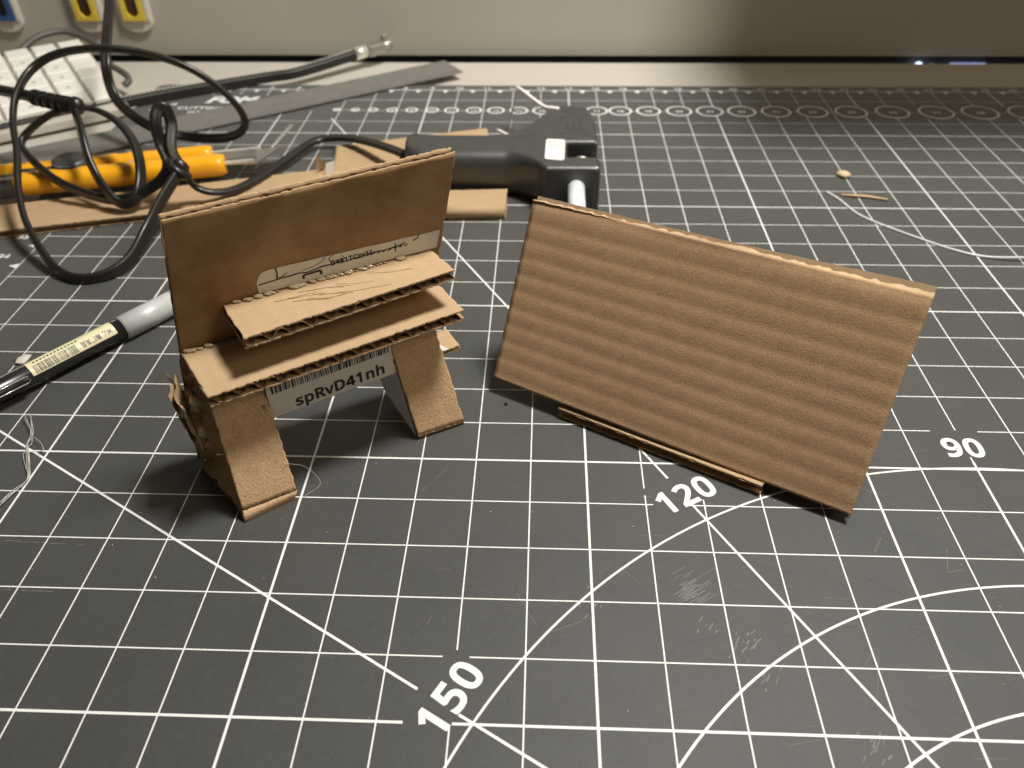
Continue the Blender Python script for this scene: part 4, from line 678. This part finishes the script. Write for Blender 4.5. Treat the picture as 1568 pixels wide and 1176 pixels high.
COIL = [(-9.54,14.37,1.35),(-9.71,14.51,1.80),(-9.72,14.94,2.30),(-9.78,14.98,2.70),(-9.94,14.89,2.70),(-10.01,14.68,2.40),(-9.99,14.60,1.90),(-9.78,14.28,1.50),(-10.03,14.26,1.10),(-10.47,14.25,0.80),(-11.00,14.06,0.60),(-11.71,14.17,0.50),(-12.50,14.39,0.60),(-13.32,14.72,0.80),(-14.04,15.19,1.10),(-14.42,15.50,1.40),(-14.41,15.79,1.60),(-14.00,16.03,1.90),(-13.56,16.24,2.10),(-13.06,16.32,2.20),(-12.53,16.45,2.10),(-11.85,16.15,1.90),(-11.22,15.52,1.60),(-10.86,14.84,1.20),(-10.76,14.24,0.80),(-10.92,13.97,0.55),(-11.22,13.91,0.50),(-11.53,14.04,0.70),(-11.93,14.44,1.00),(-12.18,14.75,1.40),(-12.38,15.15,1.80),(-12.62,15.63,2.10),(-12.88,16.07,2.35)]
PLUG = [(-17.39,18.22,2.20),(-15.80,17.54,2.25),(-14.71,16.99,2.30),(-13.96,16.64,2.30),(-13.17,16.21,2.35),(-12.81,16.07,2.35)]
cord = thing('power_cord', (-11, 14, 0), 'tangled black power cord looping over the yellow knife and ending at the glue gun', 'cord')
for nm, pts in (('cord_loop', HANG), ('cord_lead', GUNC), ('cord_coil', COIL)):
    mb = MB(); mb.tube(catmull(pts, 8), fig8(.082), up=Vector((.3, -.4, 1))); mb.link(nm, M['cord'], cord)
mb = MB(); mb.tube(catmull(PLUG, 6), circ(.16, 14)); mb.link('plug_lead', M['cord'], cord)
mb = MB()
pp = catmull(PLUG[2:], 8)
for k_ in range(4, len(pp) - 3, 3):
    mb.tube([pp[k_] - (pp[k_ + 1] - pp[k_]) * .5, pp[k_] + (pp[k_ + 1] - pp[k_]) * .5], circ(.23, 14))
mb.blob(pp[-1], (.26, .24, .26), seg=12, jit=.04); mb.link('strain_relief', M['cord'], cord)
mb = MB(); mb.blob((-9.56, 14.36, 1.32), (.26, .2, .28), seg=12, jit=.08); mb.tube(catmull([(-9.75, 14.2, 1.5), (-9.5, 14.1, 1.35), (-9.35, 14.25, 1.15), (-9.5, 14.5, 1.1)], 5), circ(.11, 10)); mb.link('tie', M['cord'], cord)

GRAY = [(-18.00,19.56,0.20),(-19.32,22.24,0.30),(-19.87,23.93,0.60),(-19.81,24.99,0.90),(-19.28,25.9,1.30),(-18.5,26.6,1.3),(-17.4,26.4,.9),(-16.31,24.98,0.60),(-15.68,24.32,0.60),(-15.28,23.99,0.50),(-15.13,23.72,0.40),(-15.25,23.53,0.30)]
mb = MB(); mb.tube(catmull(GRAY, 7), circ(.12, 10)); mb.link('keyboard_cable', M['greycord'], base=(-18, 20, -.2), label='thin dark grey cable curving behind the white keyboard', cat='cable')

# ------------------------------------------------------------------ white keyboard leaning at the back
kb0 = Vector((-17.95, 26.5, 1.0)); kf = Vector((-14.6, 22.0, .40)); kv = (kf - kb0); kl = kv.length; kv.normalize(); kr = Vector((-.8, -.6, 0))
kr = (kr - kv * kr.dot(kv)).normalized(); kn = kv.cross(kr).normalized(); kn = kn if kn.z > 0 else -kn
def KP(a, b, c): return kb0 + kr * a + kv * b + kn * c
kbd = thing('keyboard', (-18, 23, -.2), 'white keyboard with blank looking keys propped at the back left corner', 'keyboard')
mb = MB(); mb.box((-.02, -.05, -.30), (7.0, kl + .1, -.06), tf=lambda v: KP(v.x, v.y, v.z)); mb.box((-.06, kl - .1, -.45), (7.0, kl + .45, -.12), tf=lambda v: KP(v.x, v.y, v.z))
sh = mb.link('shell', M['kbody'], kbd); bv = sh.modifiers.new('bevel', 'BEVEL'); bv.width = .0012; bv.segments = 2
mb = MB(); mb.box((.4, .2, -1.2), (6.5, .9, -.31), tf=lambda v: KP(v.x, v.y, v.z)); mb.link('foot', M['kbody'], kbd)
kp, rp = .93, kl / 6.05
spec = []
for c in range(7):
    for r in range(6):
        if c == 0 and r == 4: spec.append((c, r, 1, 2)); continue
        if c == 0 and r == 5: continue
        if c == 1 and r == 5: spec.append((c, r, 1, 1)); continue
        if c == 2 and r == 5: spec.append((c, r, 2, 1)); continue
        if c == 3 and r == 5: continue
        spec.append((c, r, 1, 1))
for c, r, cw, ch in spec:
    a0 = .10 + c * kp; b0 = .02 + r * rp; a1 = a0 + cw * kp - .13; b1 = b0 + ch * rp - .10
    mb = MB(); P_ = [(a0, b0), (a1, b0), (a1, b1), (a0, b1)]
    n_ = .05
    k = mb.add([KP(x, y, -.06) for x, y in P_] + [KP(x, y, .06) for x, y in P_] + [KP(x + n_ * (1 if i in (0, 3) else -1), y + n_ * (1 if i < 2 else -1), .10) for i, (x, y) in enumerate(P_)])
    fl = -1 if kv.cross(kr).dot(kn) > 0 else 1
    for lv in (0, 4):
        for i in range(4):
            f = (k + lv + i, k + lv + (i + 1) % 4, k + lv + 4 + (i + 1) % 4, k + lv + 4 + i); mb.face(f[::fl])
    f = (k + 8, k + 9, k + 10, k + 11); mb.face(f[::fl])
    ko = mb.link('key', M['key'], kbd)
    if ch == 1 and r > 0 and c > 0:
        mb = MB(); ca, cb = (a0 + a1) / 2, (b0 + b1) / 2
        k = mb.add([KP(ca + dx, cb + dy, .104) for dx, dy in ((-.07, -.06), (.07, -.06), (.07, .06), (-.07, .06))]); mb.face((k, k + 1, k + 2, k + 3)[::fl]); mb.link('legend', M['legend'], ko)

# ------------------------------------------------------------------ steel rule
rule = thing('steel_rule', (-9.5, 22.5, 0), 'long scuffed grey steel ruler lying diagonally across the back of the mat', 'ruler')
a = Vector((-3.85, 26.95, .16)); b = Vector((-3.05, 25.75, .14)); d = Vector((-.823, -.568, 0)); L = 17.0
e0 = Vector((-.52, .854, 0))
mb = MB(); P_ = [Vector((-3.02, 25.7)), Vector((-3.85, 26.98)), Vector((-3.85, 26.98)) + Vector((d.x, d.y)) * L, Vector((-3.02, 25.7)) + Vector((d.x, d.y)) * L]
mb.prism([(p.x, p.y) for p in P_], .06, .13, top_inset=.012); mb.link('blade', M['ruler'], rule)
mb = MB()
for k_ in range(0, 130):
    p = P_[0] + Vector((d.x, d.y)) * (.3 + k_ * .1); q = Vector((e0.x, e0.y)); l = .28 if k_ % 5 == 0 else .14
    mb.strip(p + q * .03, p + q * (.03 + l), .012, .132)
mb.link('graduations', M['score'], rule)

# ------------------------------------------------------------------ black strap with metal clasp
st = thing('braided_strap', (-12, 23, .2), 'straight black braided strap with a silver clasp leaning against the back wall', 'strap')
SP = [Vector(p) for p in ((-18.6, 18.9, .22), (-15.75, 21.25, .22), (-13.46, 22.9, .22), (-10.46, 24.55, .24), (-9.2, 25.1, .28), (-7.35, 26.7, .42))]
SPc = catmull(SP, 8)
mb = MB(); mb.tube(SPc, [(-.16, -.16), (.16, -.16), (.16, .10), (.12, .14), (-.12, .14), (-.16, .10)], smooth=False); mb.link('band', M['strap'], st)
mb = MB(); L_ = sum((q - p).length for p, q in zip(SPc, SPc[1:])); n_ = int(L_ / .16)
def along(pts, s):
    for p, q in zip(pts, pts[1:]):
        l = (q - p).length
        if s <= l: return p.lerp(q, s / l), (q - p).normalized()
        s -= l
    return pts[-1], (pts[-1] - pts[-2]).normalized()
for k_ in range(n_):
    p, t = along(SPc, (k_ + .5) * L_ / n_); sd = Vector((-t.y, t.x, 0)).normalized()
    mb.tube([p - t * .07 + sd * .06 + Vector((0, 0, .14)), p + Vector((0, 0, .18)) + sd * .1, p + t * .07 + sd * .14 + Vector((0, 0, .14))], circ(.03, 5))
mb.link('braid', M['strand'], st)
t = (SP[-1] - SP[-2]).normalized(); e = SP[-1]
mb = MB(); mb.cyl(e, e + t * .55, .24, seg=14); mb.link('ferrule', M['shiny'], st)
sd = Vector((-t.y, t.x, 0)).normalized(); upv = t.cross(sd); upv = upv if upv.z > 0 else -upv
fr = lambda v: e + t * (.6 + v.x) + sd * v.y + upv * v.z
mb = MB(); mb.box((0, -.2, -.22), (.75, .2, .2), tf=fr); mb.box((.05, -.24, .02), (.7, -.2, .16), tf=fr); mb.cyl(fr(Vector((.8, 0, -.2))), fr(Vector((.8, 0, .42))), .12, seg=14); mb.cyl(fr(Vector((.75, 0, 0))), fr(Vector((1.1, 0, 0))), .17, seg=14)
ob = mb.link('clasp', M['steel'], st); bv = ob.modifiers.new('bevel', 'BEVEL'); bv.width = .0006; bv.segments = 2

# ------------------------------------------------------------------ yellow utility knife
knife = thing('utility_knife', (-12, 16.5, 0), 'yellow snap blade utility knife with a black lock wheel lying on the mat', 'utility knife')
ka = Vector((-9.15, 16.32, 0)); kd = Vector((-.968, -.252, 0)); ks = Vector((-.252, .968, 0))     # along the body to the left, and across to the back
def KN(x, y, z): return ka + kd * x + ks * y + Vector((0, 0, .2 + z))
def rounded(yc, zc, hy, hz, n=20, pw=2.6):
    out = []
    for k_ in range(n):
        a = 2 * math.pi * k_ / n; c, s_ = math.cos(a), math.sin(a)
        out.append((yc + hy * math.copysign(abs(c) ** (2 / pw), c), zc + hz * math.copysign(abs(s_) ** (2 / pw), s_)))
    return out
def bar(mb, x0, x1, yc, zc, hy, hz, taper=.75, n=30, wave=0.0, lift=0.0):
    rings = []
    for i in range(n + 1):
        x = x0 + (x1 - x0) * i / n; e_ = min(1, min(i, n - i) / 1.5); s_ = taper + (1 - taper) * math.sqrt(e_)
        wv = wave * math.sin(i * 1.9) if wave and n * .3 < i < n * .75 else 0
        rings.append(mb.add([KN(x, yc + (y - yc) * s_, zc + (z - zc) * s_ * (1 + wv)) for y, z in rounded(yc, zc, hy, hz)]))
    P = 20
    for r0, r1 in zip(rings, rings[1:]):
        for j in range(P): q = (j + 1) % P; mb.face((r0 + j, r1 + j, r1 + q, r0 + q), 0, True)
    mb.face(tuple(rings[0] + j for j in range(P))); mb.face(tuple(rings[-1] + j for j in range(P))[::-1])
mb = MB(); bar(mb, 0, 5.7, .12, .30, .36, .30, .8, 40, .06); mb.link('grip', M['yellow'], knife)
mb = MB(); bar(mb, .42, 6.9, 1.0, .28, .30, .26, .85, 40, .08); mb.link('grip', M['yellow'], knife)
mb = MB(); mb.box((-.9, .30, .18), (6.6, .82, .40), tf=lambda v: KN(v.x, v.y, v.z)); mb.link('blade_channel', M['steel'], knife)
mb = MB(); mb.box((.2, .54, .402), (6.4, .585, .415), tf=lambda v: KN(v.x, v.y, v.z)); mb.link('channel_slot', M['black_deep'], knife)
mb = MB(); mb.cyl(KN(4.25, .62, .40), KN(4.25, .62, .72), .50, seg=40, r2=.46)
for k_ in range(36):
    a = 2 * math.pi * k_ / 36; p = KN(4.25 + .5 * math.cos(a), .62 + .5 * math.sin(a), .42); q = KN(4.25 + .47 * math.cos(a), .62 + .47 * math.sin(a), .70); mb.cyl(p, q, .025, seg=6)
mb.link('lock_wheel', M['black_plastic'], knife)
mb = MB(); mb.box((4.5, .40, .41), (5.7, .66, .52), tf=lambda v: KN(v.x, v.y, v.z)); mb.link('slider', M['black_plastic'], knife)
mb = MB(); mb.cyl(KN(2.6, .58, .40), KN(2.6, .58, .46), .12, seg=16); mb.link('rivet', M['shiny'], knife)
mb = MB(); mb.box((5.5, -.2, .05), (7.0, 1.2, .34), tf=lambda v: KN(v.x, v.y, v.z)); ob = mb.link('end_clip', M['black_plastic'], knife)
mb = MB(); pr = [(-1.0, 1.02), (-1.55, 1.02), (-.88, -.02), (0.1, .22), (0.1, 1.02)]
mb.prism(pr, .26, .30, tf=lambda v: KN(v.x, v.y, v.z)); mb.link('blade', M['steel'], knife)
mb = MB(); mb.box((-1.0, .92, .30), (.45, 1.06, .36), tf=lambda v: KN(v.x, v.y, v.z)); mb.box((-.8, .08, .30), (.1, .22, .36), tf=lambda v: KN(v.x, v.y, v.z)); mb.link('blade_rail', M['shiny'], knife)
mb = MB(); mb.cyl(KN(-.75, .85, .303), KN(-.75, .85, .312), .09, seg=14); mb.link('blade_hole', M['black_deep'], knife)

# ------------------------------------------------------------------ pen
pen = thing('pen', (-9.5, 8.0, 0), 'black pen with a silver grip and a cream barcode sticker, left of the bench', 'pen')
pa = Vector((-8.30, 9.53, .27)); pd = Vector((-.586, -.81, 0)); ps = Vector((.81, -.586, 0))      # ps points towards the camera side
def PN(s, ang, r): return pa + pd * s + ps * (r * math.cos(ang)) + Vector((0, 0, r * math.sin(ang)))
mb = MB(); mb.cyl(PN(1.05, 0, 0), PN(7.5, 0, 0), .245, seg=32); mb.link('barrel', M['penblack'], pen)
mb = MB(); mb.cyl(PN(-.05, 0, 0), PN(1.24, 0, 0), .27, seg=36)
for s_ in (.13, -.05): mb.cyl(PN(s_ - .14, 0, 0), PN(s_ - .01, 0, 0), .262, seg=36, r2=.268)
mb.cyl(PN(-.19, 0, 0), PN(-.8, 0, 0), .255, seg=36, r2=.12)
for k_ in range(34): mb.tube([PN(.16 + k_ * .031, a, .271) for a in [2 * math.pi * i / 24 for i in range(25)]], [(-.006, -.004), (.006, -.004), (0, .005)], smooth=False, caps=False)
mb.link('grip', M['silver'], pen)
mb = MB(); mb.grid(lambda s, t: PN(1.42 + s * 1.85, R(22 + 100 * t), .2475), 20, 14, 0); lab_o = mb.link('barcode_sticker', M['cream'], pen)
ink = MB(); rb = random.Random(21); s_ = 2.28
while s_ < 3.2:
    wd = rb.choice([.010, .016, .026]); kk = [PN(s_, R(28), .2495)]
    ink.grid(lambda x, y: PN(s_ + x * wd, R(27 + 42 * y), .2495), 1, 4, 0); s_ += wd + rb.choice([.012, .018, .026])
for k_ in range(13): ink.grid(lambda x, y: PN(2.2 + k_ * .075 + x * .04, R(80 + 10 * y), .2495), 1, 2, 0)
ink.grid(lambda x, y: PN(1.6 + x * .6, R(96 + 1.4 * y), .2495), 4, 1, 0)
def on_pen(v): return PN(1.84 + v.x, R(50) - v.y / .25, .2495)
t1 = text_mesh('MUJI 無印良品', .135, .003)
tw = max(v.x for v in t1[0]) - min(v.x for v in t1[0])
t1 = ([Vector((v.x * .68 / tw, v.y, 0)) for v in t1[0]], t1[1])
put_text(ink, t1, on_pen); ink.link('sticker_print', M['ink'], lab_o)
mb = MB(); mb.tube(catmull([PN(3.42, R(25), .34), PN(3.46, R(28), .40), PN(3.9, R(26), .36), PN(5.5, R(24), .31), PN(7.2, R(22), .29)], 5), [(-.055, -.025), (.055, -.025), (.055, .025), (-.055, .025)], smooth=False)
ob = mb.link('clip', M['penblack'], pen)
mb = MB()
for o_ in (.058, -.058): mb.tube([PN(3.44 + k_ * .5, R(26) + o_ / .36, .405 - .015 * k_) for k_ in range(8)], circ(.010, 6))
mb.tube([PN(3.42, R(26) - .17, .40), PN(3.38, R(26), .40), PN(3.42, R(26) + .17, .40)], circ(.012, 6)); mb.link('clip_glint', M['shiny'], ob)  # bright wires stand in for highlights along the black clip's edges
mb = MB()
mb.grid(lambda s, t: PN(3.28 + s * 4.0, R(98 + 5 * t), .2465), 10, 1, 0); mb.link('barrel_stripe', M['paper'], pen)
mb = MB(); mb.grid(lambda s, t: PN(1.26 + s * .12, R(95 + 5 * t), .2465), 2, 1, 0); mb.link('barrel_stripe', M['paper'], pen)

# ------------------------------------------------------------------ wall jacks
def jack(x, ins, label):
    o = thing('network_jack', (x, 28.4, .8), label, 'wall socket', 'network jacks on the wall')
    hw, z0, z1 = .67, .78, 3.2
    pl_ = [(x - hw, z1), (x - hw, z0 + .45)] + [(x - hw * math.cos(R(t)), z0 + .45 - .45 * math.sin(R(t))) for t in range(15, 180, 15)] + [(x + hw, z0 + .45), (x + hw, z1)]
    tf = lambda v: Vector((v.x, 28.4 - v.z, v.y))
    mb = MB(); mb.prism(pl_, .002, .16, tf=tf); p = mb.link('plate', M['plate'], o); bv = p.modifiers.new('bevel', 'BEVEL'); bv.width = .0008; bv.segments = 2; bv.limit_method = 'ANGLE'; bv.angle_limit = R(40)
    mb = MB(); mb.prism([(x - .58, 1.25), (x - .48, 1.25), (x - .48, 3.0), (x - .58, 3.0)], .161, .22, tf=tf); mb.prism([(x + .48, 1.25), (x + .58, 1.25), (x + .58, 3.0), (x + .48, 3.0)], .161, .22, tf=tf); mb.link('bezel', M['plate'], o)
    mb = MB()
    for q in ([(x - .44, 1.28), (x + .44, 1.28), (x + .44, 1.42), (x - .44, 1.42)], [(x - .44, 1.42), (x - .26, 1.42), (x - .26, 2.5), (x - .44, 2.5)], [(x + .26, 1.42), (x + .44, 1.42), (x + .44, 2.5), (x + .26, 2.5)], [(x - .44, 2.5), (x + .44, 2.5), (x + .44, 2.9), (x - .44, 2.9)]):
        mb.prism(q, .161, .30, tf=tf)
    mb.prism([(x - .26, 1.42), (x - .1, 1.42), (x - .26, 1.6)], .161, .295, tf=tf); mb.prism([(x + .1, 1.42), (x + .26, 1.42), (x + .26, 1.6)], .161, .295, tf=tf); mb.link('insert', M[ins], o)
    mb = MB(); mb.prism([(x - .25, 1.43), (x + .25, 1.43), (x + .25, 2.49), (x - .25, 2.49)], .161, .18, tf=tf); mb.link('port', M['jhole'] if ins == 'jyellow' else M['black_deep'], o)
jack(-21.8, 'jblue', 'blue network jack in a rounded wall plate, at the far left')
jack(-18.34, 'jyellow', 'yellow network jack left of the hanging black cord')
jack(-16.42, 'jyellow', 'yellow network jack right of the hanging black cord')

# ------------------------------------------------------------------ small bits lying about
FIB = [(8.17,15.91,0.05),(8.42,15.47,0.03),(8.65,14.70,0.03),(9.01,14.16,0.03),(9.77,13.40,0.03),(10.52,12.75,0.03),(11.18,12.40,0.04),(12.03,12.28,0.10),(12.9,12.4,.05)]
mb = MB(); mb.tube(catmull(FIB, 6), circ(.028, 8)); mb.link('glue_string', M['stick'], base=(8.2, 15.9, 0), label='white curved string of dried glue on the mat at right', cat='glue string')
WISP = [(-9.80,5.83,0.10),(-9.51,5.45,0.08),(-9.42,5.13,0.05),(-9.43,4.97,0.04),(-9.16,4.60,0.04),(-9.00,4.23,0.04),(-9.09,3.91,0.04),(-9.19,3.56,0.04)]
mb = MB(); rw = random.Random(4)
for k_ in range(4):
    mb.tube(catmull([Vector(p) + Vector((rw.uniform(-.06, .06), rw.uniform(-.06, .06), .01 * k_)) for p in WISP], 6), circ(.007, 5))
mb.tube(catmull([(-9.42,5.29,0.10),(-9.16,5.10,0.12),(-9.03,4.92,0.10),(-9.25,4.93,0.05),(-9.40,4.87,0.05),(-9.15,4.49,0.05)], 6), circ(.006, 5))
mb.link('glue_wisp', M['wisp'], base=(-9.4, 5, 0), label='wispy tuft of clear glue threads on the mat at far left', cat='glue wisp')
mb = MB()
for k_ in range(3): mb.tube(catmull([(-8.4 + .06 * k_, 20.6, .05), (-8.5 + .05 * k_, 19.4, .05), (-8.55, 18.2, .04), (-8.6, 16.95, .05)], 5), circ(.012, 5))
mb.link('glue_wisp', M['wisp'], base=(-8.5, 19, 0), label='faint glue threads lying right of the knife blade tip', cat='glue wisp')
mb = MB(); rw = random.Random(8); mb.blob((8.97, 17.0, .07), (.2, .22, .08), seg=10, jit=.2, rng=rw); mb.link('crumb', M['crumb'], base=(8.97, 17, 0), label='pale yellow crumb on a grid crossing at back right', cat='crumb')
mb = MB(); mb.tube([(8.55, 15.75, .03), (8.9, 15.66, .05), (9.25, 15.62, .04), (9.75, 15.45, .04)], [(-.05, -.02), (.05, -.02), (.06, .02), (-.04, .03)], smooth=False, scale=[.5, 1, 1.1, .7]); mb.link('splinter', M['kraft'], base=(9.2, 15.6, 0), label='thin sliver of cardboard on the mat beside the white string', cat='cardboard sliver')
mb = MB(); mb.blob((-.52, 6.55, .025), (.035, .03, .03), seg=8, rng=rw); mb.link('crumb', M['ink'], base=(-.52, 6.55, 0), label='tiny dark crumb below the corner of the leaning panel', cat='crumb')
mb = MB(); mb.blob((-10.9, 7.7, .03), (.14, .2, .03), seg=8, rng=rw); mb.link('paper_scrap', M['paper'], base=(-10.9, 7.7, 0), label='small white scrap at the left edge beside the pen', cat='paper scrap')
